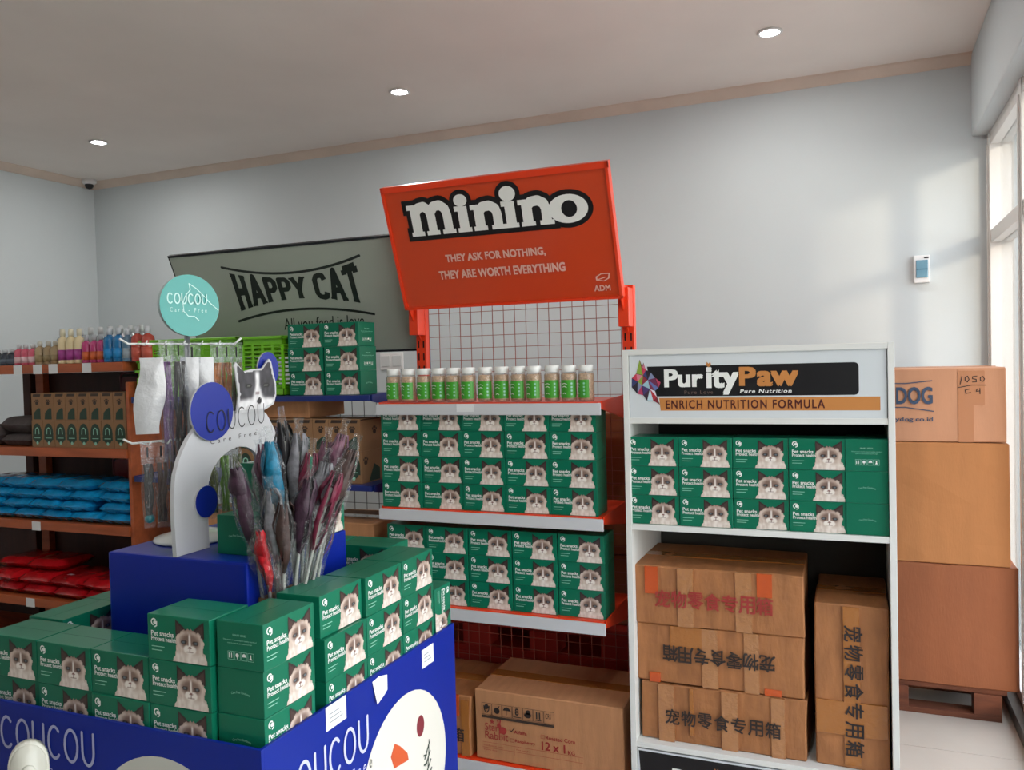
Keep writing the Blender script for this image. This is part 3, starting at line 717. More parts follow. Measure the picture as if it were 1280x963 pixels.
q.text('8', at(.156, .174), INK, w=.014, h=.025, bold=.03); q.strokes([([(.149, .168), (.179, .168)], .003)], F_, .0005, INK, cap='butt')
q.ell(.203, .180, .013, .010, F_, .0005, INK, 10); q.ell(.205, .190, .009, .009, F_, .0005, INK, 8)
q.strokes([([(.236, .172), (.236, .196)], .005), ([(.247, .172), (.247, .196)], .005), ([(.230, .168), (.253, .168)], .003)], F_, .0005, INK, cap='butt')
q.text('CRS', at(.268, .178), INK, w=.020, h=.018, bold=.0)
q.text('Star', at(.04, .107), INKR, w=.052, h=.026, bold=0); q.text('Rabbit', at(.04, .077), INKR, w=.088, h=.027, bold=0)
st = [(.068+.0105*(1 if k_ % 2 == 0 else .42)*math.sin(k_*PI/5), .139+.0105*(1 if k_ % 2 == 0 else .42)*math.cos(k_*PI/5)) for k_ in range(9, -1, -1)]
for k_ in range(0, 10): q.poly([(.068, .139), st[k_], st[(k_+1) % 10]], F_, .0005, INKR)
q.ell(.108, .113, .015, .013, F_, .0005, INKR, 14); q.ell(.094, .128, .008, .008, F_, .0005, INKR, 12); q.strokes([([(.093, .133), (.088, .148)], .004), ([(.097, .133), (.1, .148)], .004), ([(.096, .12), (.098, .104)], .006)], F_, .0005, INKR)
q.strokes([([(.135, .120), (.140, .114), (.153, .130)], .0025)], F_, .0006, INK); q.text('Alfalfa', at(.150, .109), INKR, w=.048, h=.012, bold=.015)
for x, z, tx, w2 in ((.136, .078, 'Raspberry', .075), (.250, .108, 'Roasted Corn', .105)):
    q.strokes([([(x, z), (x+.014, z), (x+.014, z+.012), (x, z+.012), (x, z)], .001)], F_, .0005, INKR, cap='butt'); q.text(tx, at(x+.018, z-.002), INKR, w=w2, h=.014, bold=.015)
q.text('12 x 1', at(.252, .068), INKR, w=.085, h=.030, bold=.03); q.text('KG', at(.347, .066), INKR, w=.024, h=.015, bold=.02)
q.strokes([([(.03, .064), (.40, .064)], .001), ([(.03, .045), (.40, .045)], .001), ([(.15, .03), (.15, .064)], .001)], F_, .0005, INKR, cap='butt')
q.text('Production code', at(.034, .050), INKR, w=.075, h=.006); q.text('Expiry date', at(.034, .034), INKR, w=.05, h=.006); q.text('Net weight', at(.158, .050), INKR, w=.05, h=.006)
cprint(c, q)
c = carton('carton', .31, .33, .215, CARD2, (-1.444, 2.624+.165, .106), 'brown carton with orange tape, left one on the orange rack base', 'cartons on the orange rack base', seed=13, dent=.005, tapes=((.06, .14, .05, .075, TAPER), (.118, .0, .03, .2, TAPE)))
q = MB(); q.text('箱', front(.08, -.172, .05), INK, w=.05, h=.05, bold=.01); cprint(c, q)
# red pallet and wrapped cartons behind the rack
t = thing('plastic_pallet', 'red plastic pallet standing behind the orange rack under brown cartons', 'pallet', (-1.2, 3.6, 0)); T3 = Vector((1.2, -3.6, 0))
for i in range(3):
    z = .0+i*.15; 
    for yy in (3.10, 3.55, 4.0): q = MB(); q.box((-1.85, yy, z), (-.50, yy+.10, z+.03), PALR, .003); q.build('bottom_rail', t).location = T3
    for yy in (3.10, 3.55, 4.0):
        for xx in (-1.85, -1.55, -1.25, -.95, -.65): q = MB(); q.box((xx, yy, z+.03), (xx+.12, yy+.10, z+.115), PALR, .003); q.build('block', t).location = T3
    q = MB(); q.box((-1.85, 3.10, z+.115), (-.50, 4.10, z+.149), PALR, .004); q.build('deck', t).location = T3
k = 0
for i in range(3):
    for j in range(2):
        k += 1; carton('wrapped_carton', .66, .9, .278, CARDR, (-1.50+j*.67, 3.62, .451+i*.282), f'{["lowest", "middle", "top"][i]} red-brown carton behind the orange rack, {["left", "right"][j]} pile', 'cartons stored behind the orange rack', seed=20+k, dent=.003)

# ================================================================= BLUE RACK
BX0, BX1, BYF, BYU = -2.900, -1.682, 2.66, 3.03
BZ = [1.393, 1.052, .70, .105]
BR, BT = rack('gondola_rack', 'dark blue steel shop rack with wire back and a grey-green slanted header', BX0, BX1, BYF, BYU, BZ, BLUE, WIREB, 1.375, .062, rail=False)
A = Vector((-2.815, 3.02, 1.567)); Bt = Vector((-2.815, 2.83, 2.005)); SW = 1.165; up = Bt-A; SH = up.length; up.normalize(); fr = (A, FX, up)
HG = mat('grey green header', '#a3aba0', .5, noise=.03, nscale=2)
q = MB(); q.prism([(0, 0), (SW, 0), (SW, SH), (0, SH)], fr, -.012, 0, HG); HS = q.build('header_sign', BR); HS.location = BT
NAVY = mat('dark header edge', '#141a22', .5)
q = MB(); q.prism([(-.004, SH-.002), (SW, SH-.002), (SW, SH+.008), (-.004, SH+.008)], fr, -.016, .004, NAVY); q.prism([(0, -.006), (SW, -.006), (SW, .002), (0, .002)], fr, -.016, .004, NAVY); q.prism([(-.004, 0), (0, 0), (0, SH), (-.004, SH)], fr, -.014, .002, NAVY); q.build('frame', HS)
for x in (BX0+.1, BX1+.032):
    q = MB(); q.box((x-.012, 3.018, 1.34), (x+.012, 3.05, 1.62), BLUE, .002); q.build('sign_bracket', BR).location = BT
DKG = mat('dark green print', '#14201c', .6)
def slab(txt, hgt, sw, gap):
    """slab serif capitals as strokes; returns paths and total width"""
    G = {'H': (.62, [[(.12, 0), (.12, 1)], [(.50, 0), (.50, 1)], [(.12, .5), (.50, .5)]], [(.12, 0), (.12, 1), (.50, 0), (.50, 1)]),
         'A': (.66, [[(.10, 0), (.33, 1), (.56, 0)], [(.19, .33), (.47, .33)]], [(.10, 0), (.56, 0)]),
         'P': (.56, [[(.12, 0), (.12, .93), (.38, .93), (.48, .82), (.48, .58), (.38, .47), (.12, .47)]], [(.12, 0)]),
         'Y': (.62, [[(.08, 1), (.31, .45), (.54, 1)], [(.31, .45), (.31, 0)]], [(.08, 1), (.54, 1), (.31, 0)]),
         'C': (.60, [[(.52, .74), (.48, .90), (.36, .95), (.20, .92), (.12, .78), (.12, .22), (.20, .08), (.36, .05), (.48, .10), (.52, .26)]], []),
         'T': (.60, [[(.30, 0), (.30, .96)], [(.04, .93), (.56, .93)], [(.06, .93), (.06, .78)], [(.54, .93), (.54, .78)]], [(.30, 0)]), ' ': (.22, [], [])}
    x = 0; out = []
    for ch in txt:
        W_, st_, se = G[ch]
        for p in st_: out.append(([((x+a)*hgt, b_*hgt) for a, b_ in p], sw*hgt))
        for a, b_ in se: yy = .045 if b_ == 0 else .955; out.append(([((x+a-.12)*hgt, yy*hgt), ((x+a+.12)*hgt, yy*hgt)], .09*hgt))
        x += W_+gap
    return out, (x-gap)*hgt
P, tw = slab('HAPPY CAT', 1, .21, .05)
# warp: taller at both ends, waist in the middle
def wr(x, y):
    u_ = x/tw*2-1; h_ = .62+.55*u_*u_ if True else 1
    mid = .5
    return (.300+x/tw*.640-.05*(y-.5)*(1-2*x/tw)*0, .222+(mid+(y-mid)*h_)*.150)
q = MB(); q.strokes(P, fr, .0005, DKG, warp=wr, cap='butt', sub=5)
arc = lambda y0, s_: [(.27+.70*i/16, y0+s_*((i/8-1)**2)) for i in range(17)]
q.strokes([(arc(.365, .048), .011), ([(x, y) for x, y in arc(.215-.012, -.040)], .011)], fr, .0005, DKG)
q.text('All you feed is love.', (A+FX*.50+up*.095, FX, up), DKG, w=.42, h=.070, bold=.006, shear=.35); q.build('lettering', HS)
# brand boxes on the blue rack
x0 = -.7693*2.715
for c_ in range(2):
    for r in range(3):
        snack(-2.088+.1645*(c_+.5)+(.006 if r < 2 else 0)*c_, 2.70+BD/2, 1.3935+r*(BH+.0004), 0, f'green snack box, {["bottom", "middle", "top"][r]} of the {["left", "right"][c_]} column beside the green baskets', 'snack boxes beside the green baskets', (['lp', 'ip', 'ip'][r] if c_ else None))
# paw boxes
KRAFT = mat('kraft pet box', '#8f6a48', .7, noise=.08, nscale=6, rand=.03); PG = mat('dark green ink', '#1f3a2c', .6); PB = mat('dark brown print', '#33241b', .6)
def paw_box_mesh(row):
    q = MB(); w_, d_, h_ = .0715, .16, .124
    q.box((-w_/2, 0, 0), (w_/2, d_, h_), KRAFT, .001); body = q.mesh('paw_box'); q = MB(); F_ = front(0, 0, 0); FR = right(w_/2, 0, 0)
    def paw(x, y, s_, fr_):
        q.ell(x, y, .010*s_, .0085*s_, fr_, .0005, PB, 10)
        for dx, dy in ((-.011, .009), (-.004, .014), (.004, .014), (.011, .009)): q.ell(x+dx*s_, y+dy*s_, .0034*s_, .0045*s_, fr_, .0005, PB, 8)
    if row:
        q.poly([(-.026, .108), (.022, .108), (.026, .120), (-.022, .120)], F_, .0005, PB); paw(0, .078, 1, F_)
        q.poly([(-.024, .004), (.022, .004), (.022, .054), (.010, .056), (-.006, .046), (-.020, .034)], F_, .0005, PG)
        q.strokes([([(.003, .12), (.14, .12)], .004)], FR, .0005, PB, cap='butt'); paw(.10, .07, 1.2, FR)
    else:
        q.ell(0, .064, .030, .046, F_, .0005, PG, 20); q.strokes([([(-.012, .062), (-.010, .084), (0, .090), (.010, .084), (.012, .062)], .005)], F_, .0009, PALEG)
        q.poly([(-.030, .034), (.030, .034), (.030, .052), (-.030, .052)], F_, .0009, PG); q.strokes([([(-.018, .043), (.018, .043)], .003)], F_, .0012, PALEG); q.ell(0, .020, .008, .008, F_, .0009, PALEG, 8)
        paw(.03, .08, 1.2, FR); q.poly([(.05, .004), (.13, .004), (.13, .05), (.09, .07)], FR, .0005, PG)
    return body, q.mesh('printing')
PBOX = [paw_box_mesh(0), paw_box_mesh(1)]
def paws(x0, y, z, n, where, grp):
    for c_ in range(n):
        for r in range(2):
            o = tag(link('paw_box', PBOX[r][0], None, (x0+.0735*(c_+.5), y+random.uniform(0, .004), z+.1245*r)), f'kraft box with {"dark paw" if r else "green badge"}, {NTH[c_]} from left, {["lower", "upper"][r]} row {where}', 'box', grp)
            link('printing', PBOX[r][1], o)
paws(-2.345, 2.69, 1.0525, 8, 'on the blue rack', 'paw boxes on the blue rack')
c = carton('carton', .22, .25, .07, CARD, (-2.12, 2.84, 1.3025), 'flat brown carton lying on the paw boxes of the blue rack', seed=31, dent=.002, seam=False)
for i in range(3): carton('carton', .30, .28, .20, CARD, (-1.86-.33*i, 2.83, .7005), f'plain brown carton, {NTH[i]} from the right on the lower blue rack shelf', 'plain cartons low on the blue rack', seed=33+i, dent=.003)

# green baskets
def basket(x0, x1, z0, z1, yf, d_, rows, label, vert_rib=()):
    t = thing('plastic_basket', label, 'basket', ((x0+x1)/2, yf+d_/2, z0), 0, 'green plastic baskets on the blue rack'); w_ = x1-x0; h_ = z1-z0; tp = .012
    q = MB(); q.box((-w_/2+tp, -d_/2+tp, 0), (w_/2-tp, d_/2-tp, .004), GRNPL)
    def wall(O, r, L):
        fr_ = (O, r, FZ)
        n = max(3, int(L/.045)); pw = L/n
        q.prism([(0, 0), (L, 0), (L, .028), (0, .028)], fr_, -.003, 0, GRNPL); q.prism([(0, h_-.035), (L, h_-.035), (L, h_), (0, h_)], fr_, -.003, 0, GRNPL)
        for i in range(n+1):
            x = min(L, max(0, i*pw)); q.prism([(x-.006, .028), (x+.006, .028), (x+.006, h_-.035), (x-.006, h_-.035)], fr_, -.003, 0, GRNPL)
        for r_ in range(rows):
            z = .028+(h_-.063)*(r_+.5)/rows; q.prism([(0, z-.0035), (L, z-.0035), (L, z+.0035), (0, z+.0035)], fr_, -.0028, -.0004, GRNPL)
    wall(Vector((-w_/2+tp, -d_/2+tp, 0)), FX, w_-2*tp); wall(Vector((w_/2-tp, -d_/2+tp, 0)), FY, d_-2*tp)
    wall(Vector((w_/2-tp, d_/2-tp, 0)), -FX, w_-2*tp); wall(Vector((-w_/2+tp, d_/2-tp, 0)), -FY, d_-2*tp); q.build('basket_wall', t)
    q = MB(); z = h_
    for a, c_ in (((-w_/2, -d_/2, z-.012), (w_/2, -d_/2+.014, z)), ((-w_/2, d_/2-.014, z-.012), (w_/2, d_/2, z)), ((-w_/2, -d_/2, z-.012), (-w_/2+.014, d_/2, z)), ((w_/2-.014, -d_/2, z-.012), (w_/2, d_/2, z))): q.box(a, c_, GRNPL, .003)
    q.build('rim', t); return t
basket(-2.900, -2.335, 1.394, 1.510, 2.69, .28, 5, 'bright green slotted basket, lower one at the left end of the blue rack')
basket(-2.902, -2.330, 1.512, 1.637, 2.69, .28, 5, 'bright green slotted basket stacked on the other at the left end')
basket(-2.325, -2.105, 1.394, 1.633, 2.69, .28, 10, 'bright green deep slotted basket standing next to the green snack boxes')

# ================================================================= ORANGE WOODEN RACK (left)
OX0, OX1, OYF, OYB = -4.55, -2.945, 2.675, 3.08
OZ = [1.548, 1.167, .826, .463]
t = thing('wooden_rack', 'orange-brown wooden shelf rack at the left holding bottles and bags', 'rack', ((OX0+OX1)/2, 2.87, 0)); T4 = Vector((-(OX0+OX1)/2, -2.87, 0))
for z in OZ: q = MB(); q.box((OX0, OYF, z-.040), (OX1-.0, OYB, z), WOOD, .002); q.build('shelf_board', t).location = T4
for z in (.22,): q = MB(); q.box((OX0, OYF, z-.04), (OX1, OYB, z), WOOD, .002); q.build('shelf_board', t).location = T4
for x, y in ((OX1-.024, OYB-.04), (-3.95, OYB-.05), (-4.06, OYB-.04), (OX0, OYF+.004), (OX0, OYB-.04)):
    q = MB(); q.box((x, y, 0), (x+(.024 if x > -3 else .055), y+.035, OZ[0]-.0405), WOODD if x == -4.06 else WOOD, .002); q.build('post', t).location = T4
q = MB(); q.box((OX1, OYF+.01, 0), (OX1+.018, OYB, 1.46), WOOD, .002); q.build('side_panel', t).location = T4
q = MB(); q.box((-4.10, OYB-.008, 0), (OX1, OYB+.002, OZ[0]-.041), WOODD); q.build('back_panel', t).location = T4
q = MB(); q.box((OX0, OYB-.008, 0), (-4.101, OYB+.002, OZ[2]-.041), WOODD); q.build('back_panel', t).location = T4
for i, (x, z) in enumerate(((-3.60, OZ[0]), (-3.47, OZ[0]), (-3.37, OZ[0]), (-3.16, OZ[0]), (-3.52, OZ[2]), (-3.58, OZ[3]))):
    q = MB(); q.box((x-.028, OYF-.0015, z-.043), (x+.028, OYF-.0003, z-.002 if i > 3 else z+.0), TAG); q.build('price_tag', t).location = T4
# bottles
def bottle(x, y, z, r, h_, body, band, cap, label, grp, shape='pump', k_=0):
    t = thing('bottle', label, 'bottle', (x, y, z), 0, grp)
    q = MB(); q.lathe([(.0001, 0), (r*.96, .0), (r, .004), (r, h_*.62), (r*.85, h_*.72), (r*.38, h_*.78), (r*.38, h_*.81)], mat('bottle '+body, body, .25, coat=.3), n=14); q.build('body', t)
    q = MB(); q.lathe([(r*1.012, h_*.10), (r*1.012, h_*.40)], mat('bottle '+band, band, .4), n=14); q.build('label', t)
    q = MB(); q.lathe([(r*.48, h_*.80), (r*.48, h_*.93), (r*.40, h_), (.0001, h_)], mat('cap '+cap, cap, .4), n=12); q.build('cap', t)
BOT = [(3, .047, .024, .075, '#2c3440', '#55606e', '#b8bcc0', 'dark grey'), (3, .047, .022, .095, '#c9586e', '#d8b7bb', '#c2c5c8', 'pink and white'), (3, .049, .023, .105, '#a08b6a', '#8c7a56', '#b9b6ac', 'beige'),
       (3, .050, .023, .155, '#d9c9a0', '#9b3a86', '#d8d2b8', 'magenta and cream'), (3, .045, .021, .125, '#b23a72', '#c05a2c', '#aeb4ba', 'orange and magenta'), (2, .056, .027, .150, '#1c6fa6', '#1f86c4', '#c4cad0', 'bright blue'), (1, .052, .024, .145, '#5a7c94', '#93a3ad', '#c4cad0', 'grey-blue'), (2, .060, .028, .150, '#b24a3e', '#c25a4a', '#c4cad0', 'coral red')]
x = -3.795
for n_, pw, r, h_, cb, cbd, cc, nm in BOT:
    for i in range(n_):
        bottle(x+pw/2, 2.705+random.uniform(0, .006), OZ[0]+.001, r, h_, cb, cbd, cc, f'{nm} bottle on the wooden rack top{"" if n_ == 1 else ", " + ["leftmost", "second", "third"][i] + " of its colour"}', 'bottles on the wooden rack top'); x += pw
for i in range(9): bottle(-3.46+i*.062, 2.80, OZ[0]+.001, .025, .165, '#a4adb2', '#8e979c', '#c9cdcf', f'pale bottle in the back row on the wooden rack top, {NTH[i]} from the left', 'back row bottles on the wooden rack top')
paws(-3.545, 2.69, OZ[1]+.0005, 8, 'on the wooden rack', 'paw boxes on the wooden rack')
# grey cushions
def pillow(name, w_, d_, h_, M, loc, label, cat, grp, rz=0, rx=0, seed=0, crk=.004, parts=None):
    """soft sealed pack lying flat; origin at its bottom centre"""
    q = MB(); nx, ny = 14, 10; vs = []; fs = []
    rn = random.Random(seed); ox = rn.random()*20
    for side in (1, -1):
        for j in range(ny+1):
            for i in range(nx+1):
                u_ = i/nx*2-1; v_ = j/ny*2-1
                e = max(0, (1-abs(u_)**5)*(1-abs(v_)**5))**.30
                z = h_/2+side*h_/2*e*(.94 if side > 0 else 1)
                n = (noi(u_*4+ox, v_*4+3)-.5)*crk*2*e
                if side < 0: n = 0
                pinch = 1-.05*(noi(i*.9+ox, j*.9)-.5)
                vs.append((u_*w_/2*pinch, v_*d_/2*pinch, max(0, z+n)))
    N = (nx+1)*(ny+1)
    for j in range(ny):
        for i in range(nx):
            a = j*(nx+1)+i; fs.append((a, a+1, a+nx+2, a+nx+1)); fs.append((N+a, N+a+nx+1, N+a+nx+2, N+a+1))
    q.add(vs, fs, M, True)
    if parts:
        t = thing(name, label, cat, loc, rz, grp); t.rotation_euler = (rx, 0, rz); q.build('pack', t); parts(t); return t
    o = tag(q.build(name, None, loc), label, cat, grp); o.rotation_euler = (rx, 0, rz); return o
GRB = mat('dark grey fabric', '#443c3c', .6, noise=.1, nscale=30, bump=.3)
pillow('pet_cushion', .20, .22, .06, GRB, (-3.66, 2.80, OZ[1]+.001), 'dark grey pet cushion lying flat beside the paw boxes, under another', 'cushion', 'grey cushions on the wooden rack', seed=1)
pillow('pet_cushion', .20, .22, .08, GRB, (-3.655, 2.80, OZ[1]+.062), 'dark grey pet cushion next to the paw boxes, topmost', 'cushion', 'grey cushions on the wooden rack', seed=2)
pillow('pet_cushion', .22, .22, .10, GRB, (-3.885, 2.80, OZ[1]+.001), 'dark grey pet cushion at the left edge of the picture', 'cushion', 'grey cushions on the wooden rack', seed=3)
BLB = mat('glossy blue film', '#128fc6', .2, coat=.8, noise=.25, nscale=14, bump=1.0, bscale=22, rand=.12)
RDB = mat('glossy red film', '#b8141e', .2, coat=.8, noise=.35, nscale=12, bump=1.0, bscale=22, rand=.15)
for r in range(4):
    for c_ in range(5):
        x = -3.045-.187*c_-(.07*(r % 2) if c_ else 0)
        pillow('blue_pack', .186*random.uniform(.94, 1.03), .24, .050, BLB, (x, 2.685+.12, OZ[2]+.001+.0475*r), f'glossy blue plastic pack, {["bottom", "second", "third", "top"][r]} layer, {NTH[c_]} from the right on the wooden rack', 'pack', 'blue packs on the wooden rack', seed=r*7+c_, rz=random.uniform(-.10, .10))
def redtxt(t):
    q = MB(); q.text('PREMIUM CARE', ((-.07, -.07, .049), FX, FY), TAG, w=.14, h=.018, bold=.02, shear=.3); q.build('lettering', t)
for r in range(2):
    for c_ in range(4):
        x = -3.155-.205*c_-.02*r
        pillow('red_pack', .204, .26, .054, RDB, (x, 2.69+.13, OZ[3]+.001+.051*r), f'glossy red plastic pack, {["bottom", "upper"][r]} layer, {NTH[c_]} from the right on the wooden rack', 'pack', 'red packs on the wooden rack', seed=50+r*7+c_, rz=random.uniform(-.12, .12), parts=redtxt if (r == 1 and c_ in (1, 2)) else None)
for c_ in range(2): pillow('red_pack', .204, .22, .05, RDB, (-3.60-.2*c_, 2.86, OZ[3]+.107), f'glossy red plastic pack of the third layer, {["right", "left"][c_]} one of two', 'pack', 'red packs on the wooden rack', seed=70+c_, rz=.1)
# red litter trays stood on edge at the back of the rack
REDT = mat('dark red plastic', '#8c1822', .4); PKR = mat('pinkish rim', '#a8606a', .4)
def litter_tray(x, z, w_, h_, label):
    t = thing('litter_tray', label, 'tray', (x, 3.035, z), 0, 'red litter trays at the back of the wooden rack')
    pts = []
    r = .06
    for cx, cz, a0 in ((w_/2-r, r, -PI/2), (w_/2-r*.4, h_-r*.4, 0), (-w_/2+r*.4, h_-r*.4, PI/2), (-w_/2+r, r, PI)):
        rr = r if cz == r else r*.4
        for k_ in range(5): a = a0+k_*PI/8; pts.append((cx+rr*math.cos(a), cz+rr*math.sin(a)))
    q = MB(); q.prism([(a*.93, .006+b_*.93) for a, b_ in pts], front(0, 0, 0), -.03, .012, REDT); q.build('tray', t)
    q = MB(); q.tube([(a, -.008, b_) for a, b_ in pts+pts[:1]], .005, PKR, 6); q.build('rim', t)
litter_tray(-3.25, OZ[2]+.001, .34, .26, 'dark red litter tray behind the blue packs')
litter_tray(-3.20, OZ[1]+.001, .30, .33, 'dark red litter tray behind the paw boxes on the wooden rack')

# ================================================================= BLUE BIN
NX0, NX1, NY0, NY1, NZ1 = -1.905, -1.070, 1.262, 2.085, .768
t = thing('dump_bin', 'square blue printed display bin holding green snack boxes, right foreground face bright', 'display bin', ((NX0+NX1)/2, (NY0+NY1)/2, 0)); T5 = Vector((-(NX0+NX1)/2, -(NY0+NY1)/2, 0))
th = .008
PANELS = {}
for nm, a, c_ in (('front_panel', (NX0, NY0, 0), (NX1, NY0+th, NZ1)), ('right_panel', (NX1-th, NY0+th, 0), (NX1, NY1, NZ1)), ('back_panel', (NX0, NY1-th, 0), (NX1-th, NY1, NZ1)), ('left_panel', (NX0, NY0+th, 0), (NX0+th, NY1-th, NZ1))):
    q = MB(); q.box(a, c_, BINBLUE, .0008); PANELS[nm] = q.build(nm, t); PANELS[nm].location = T5
q = MB(); q.box((NX0+th, NY0+th, .70), (NX1-th, NY1-th, .722), BINBLUE); q.build('inner_tray', t).location = T5
def coucou(q, fr_, w_, M, th_, sub='Care - Free', M2=None):
    """thin geometric capitals, width w_"""
    h_ = w_*.24; r = h_/2; gap = w_*.045; lw_ = (w_-5*gap)/6; rx = lw_/2; x = 0; Ps = []
    for ch in 'COUCOU':
        cx = x+rx
        if ch == 'C': Ps.append(([(cx+rx*math.cos(a), r+r*math.sin(a)) for a in [math.radians(48+k_*264/16) for k_ in range(17)]], th_))
        if ch == 'O': Ps.append(([(cx+rx*1.02*math.cos(a), r+r*math.sin(a)) for a in [k_*2*PI/20 for k_ in range(21)]], th_))
        if ch == 'U': Ps.append(([(x+rx*.12, 2*r), (x+rx*.12, r*.85)]+[(cx-rx*.88*math.cos(a), r*.85-r*.85*math.sin(a)) for a in [k_*PI/10 for k_ in range(11)]]+[(x+2*rx-rx*.12, 2*r)], th_))
        x += lw_+gap
    q.strokes(Ps, fr_, .0006, M)
    if sub: q.text(sub, (Vector(fr_[0])-Vector(fr_[2])*(h_*.85)+Vector(fr_[1])*w_*.05, fr_[1], fr_[2]), M2 or M, w=w_*.95, h=h_*.45, bold=0, space=1.8, z=.0006)
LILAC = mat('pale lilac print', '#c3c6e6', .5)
q = MB(); coucou(q, right(NX1, 1.315, .612), .315, LILAC, .0075, sub=None); q.build('lettering', PANELS['right_panel'])
q = MB(); q.text('Care - Free', right(NX1, 1.40, .560), LILAC, w=.245, h=.030, bold=.0, space=1.7, z=.0006); q.build('small_lettering', PANELS['right_panel'])
q = MB(); coucou(q, front(-1.800, NY0, .664), .290, mat('shaded lilac print', '#a9adce', .5), .0065, sub=None); q.build('lettering', PANELS['front_panel'])  # same lilac print as the right panel, shade of the front put into its colour
q = MB(); q.text('Care - Free', front(-1.735, NY0, .622), MATS['shaded lilac print'], w=.26, h=.026, space=1.7, z=.0006); q.build('small_lettering', PANELS['front_panel'])
PLATE = mat('off white print', '#dcd9cf', .5)
q = MB(); q.ell(0, 0, .212, .215, right(NX1, 1.802, .455), .0006, PLATE, 48)
Fq = right(NX1, 1.802, .455)
def blob(q, pts, M, z=.001): q.poly(pts, Fq, z, M)
FO = {k_: mat('food '+k_, k_, .5) for k_ in ('#c9552a', '#7c2a34', '#c48f84', '#a8605c', '#2f3f35', '#b0726c')}
blob(q, [(-.055, .115), (-.075, .09), (-.06, .055), (.01, .045), (.005, .065), (-.03, .098)][::-1], FO['#c9552a'])
q.ell(.075, .105, .020, .028, Fq, .001, FO['#7c2a34'], 16)
blob(q, [(-.155, -.06), (-.14, -.005), (-.11, .02), (-.085, .01), (-.09, -.04), (-.11, -.10), (-.15, -.12)][::-1], FO['#c48f84'])
blob(q, [(-.06, -.045), (-.045, -.005), (-.015, -.01), (.005, -.03), (-.01, -.065), (-.03, -.05)][::-1], FO['#a8605c'])
blob(q, [(.02, -.09), (.04, -.02), (.055, -.005), (.062, -.02), (.045, -.07), (.03, -.10)][::-1], FO['#b0726c'])
blob(q, [(-.08, -.13), (-.03, -.10), (.03, -.12), (.05, -.17), (-.04, -.19)][::-1], FO['#c48f84'])
q.strokes([([(.085, -.09), (.105, -.04), (.115, .02), (.118, .05)], .004)]+[([(.105-.004*k_, -.05+.02*k_), (.128-.003*k_, -.03+.024*k_)], .006) for k_ in range(4)]+[([(.105-.001*k_, -.05+.022*k_), (.088, -.055+.025*k_)], .005) for k_ in range(4)], Fq, .001, FO['#2f3f35'])
tag(q.build('food_picture', PANELS['right_panel']), 'large off-white circle print with sliced meat and vegetables')
Fq = front(-1.322, NY0, .515)
q = MB(); q.ell(0, 0, .20, .20, Fq, .0006, mat('shaded off white print', '#c3c4bb', .5), 48); q.build('food_picture', PANELS['front_panel'])  # off-white circle in a darker copy, front face shade painted in
for y0, y1, z0, z1, tl in ((1.470, 1.546, .716, .768, 0), (1.655, 1.715, .70, .757, 1), (1.895, 1.958, .703, .752, 0)):
    q = MB(); x = NX1+.0012
    if tl: q.add([(x, y0, z1), (x+.006, y0+.01, z0), (x+.012, y0+.03, z0+.015), (x+.010, y1-.01, z0+.022), (x+.004, y1, z1-.003), (x, y0+.03, z1+.003)], [(0, 1, 2, 5), (5, 2, 3, 4)], TAG)
    else: q.box((NX1+.0003, y0, z0), (x, y1, z1), TAG)
    for k_ in range(3): q.box((x, y0+.012, z0+.014+.009*k_), (x+.0003, y1-.014-.006*k_, z0+.016+.009*k_), mat('grey print', '#8e9296', .6))
    q.build('price_tag', t).location = T5
# snack boxes in the bin
ZT = .7225; G1 = 'snack boxes in the blue bin'; SP = BH+.0006
for r in range(3): snack(-1.2825, 1.276+BD/2, ZT+r*SP, 0, f'snack box facing us left of the bin corner, {["bottom", "middle", "top"][r]} of three', G1, jit=.001)
for c_ in range(3):
    for r in range(2): snack(-1.449-.1665*c_, 1.277+BD/2+.003*c_, ZT+r*SP, 0, f'snack box in the bin\'s low front row, {["lower", "upper"][r]} layer, {NTH[c_]} from right', G1)
for r in range(3): snack(-1.0765-BD/2-(.003 if r < 2 else 0), 1.284+BW/2+.003, ZT+r*SP, PI/2, f'snack box on the near corner of the blue bin, {["bottom", "middle", "top"][r]} of three', G1, ['ln', 'ln', 'in'][r], jit=.001)
for c_ in range(3):
    y = 1.487+.1665*c_
    for r in range(3): snack(-1.078-BD/2-(.010 if (r == 2 and c_ == 0) else 0), y+BW/2, ZT+r*SP, PI/2, f'snack box along the bin\'s right side, {["bottom", "middle", "top"][r]}, {NTH[c_+1]} from near corner', G1, None, jit=.001)
# box on its end at the far right corner of the bin
mt = Matrix.Translation((-1.078-BD/2, 1.990+BH, ZT+BW/2)) @ Matrix.Rotation(PI/2, 4, 'Z') @ Matrix.Rotation(-PI/2, 4, 'Y')
snack(0, 0, 0, 0, 'green snack box stood on its end at the far right corner of the blue bin', G1, None, Matrix.Translation((-1.078-BD/2, 1.990+BH/2, ZT+BW/2+.0005)) @ Matrix.Rotation(PI/2, 4, 'Z') @ Matrix.Rotation(PI/2, 4, 'Y') @ Matrix.Translation((0, 0, -BH/2)))
for c_ in range(2):
    for r in range(3): snack(-1.285-.167*c_, 1.955+BD/2, ZT+r*SP, 0, f'green snack box at the back of the blue bin, {["bottom", "middle", "top"][r]} of the {["right", "left"][c_]} pile', G1)
for c_ in range(3):
    for r in range(2): snack(-1.890+BD/2, 1.405+.167*c_+BW/2, ZT+r*SP, PI/2, f'green snack box along the left side of the blue bin, {["lower", "upper"][r]}, {NTH[c_]} from the front', G1)
# riser
RX0, RX1, RY0, RY1, RZ = -1.700, -1.277, 1.478, 1.872, 1.065
q = MB(); q.box((RX0, RY0, ZT), (RX1, RY1, RZ), RISER, .006); tag(q.build('riser_box'), 'plain blue box riser standing in the middle of the bin', 'riser')
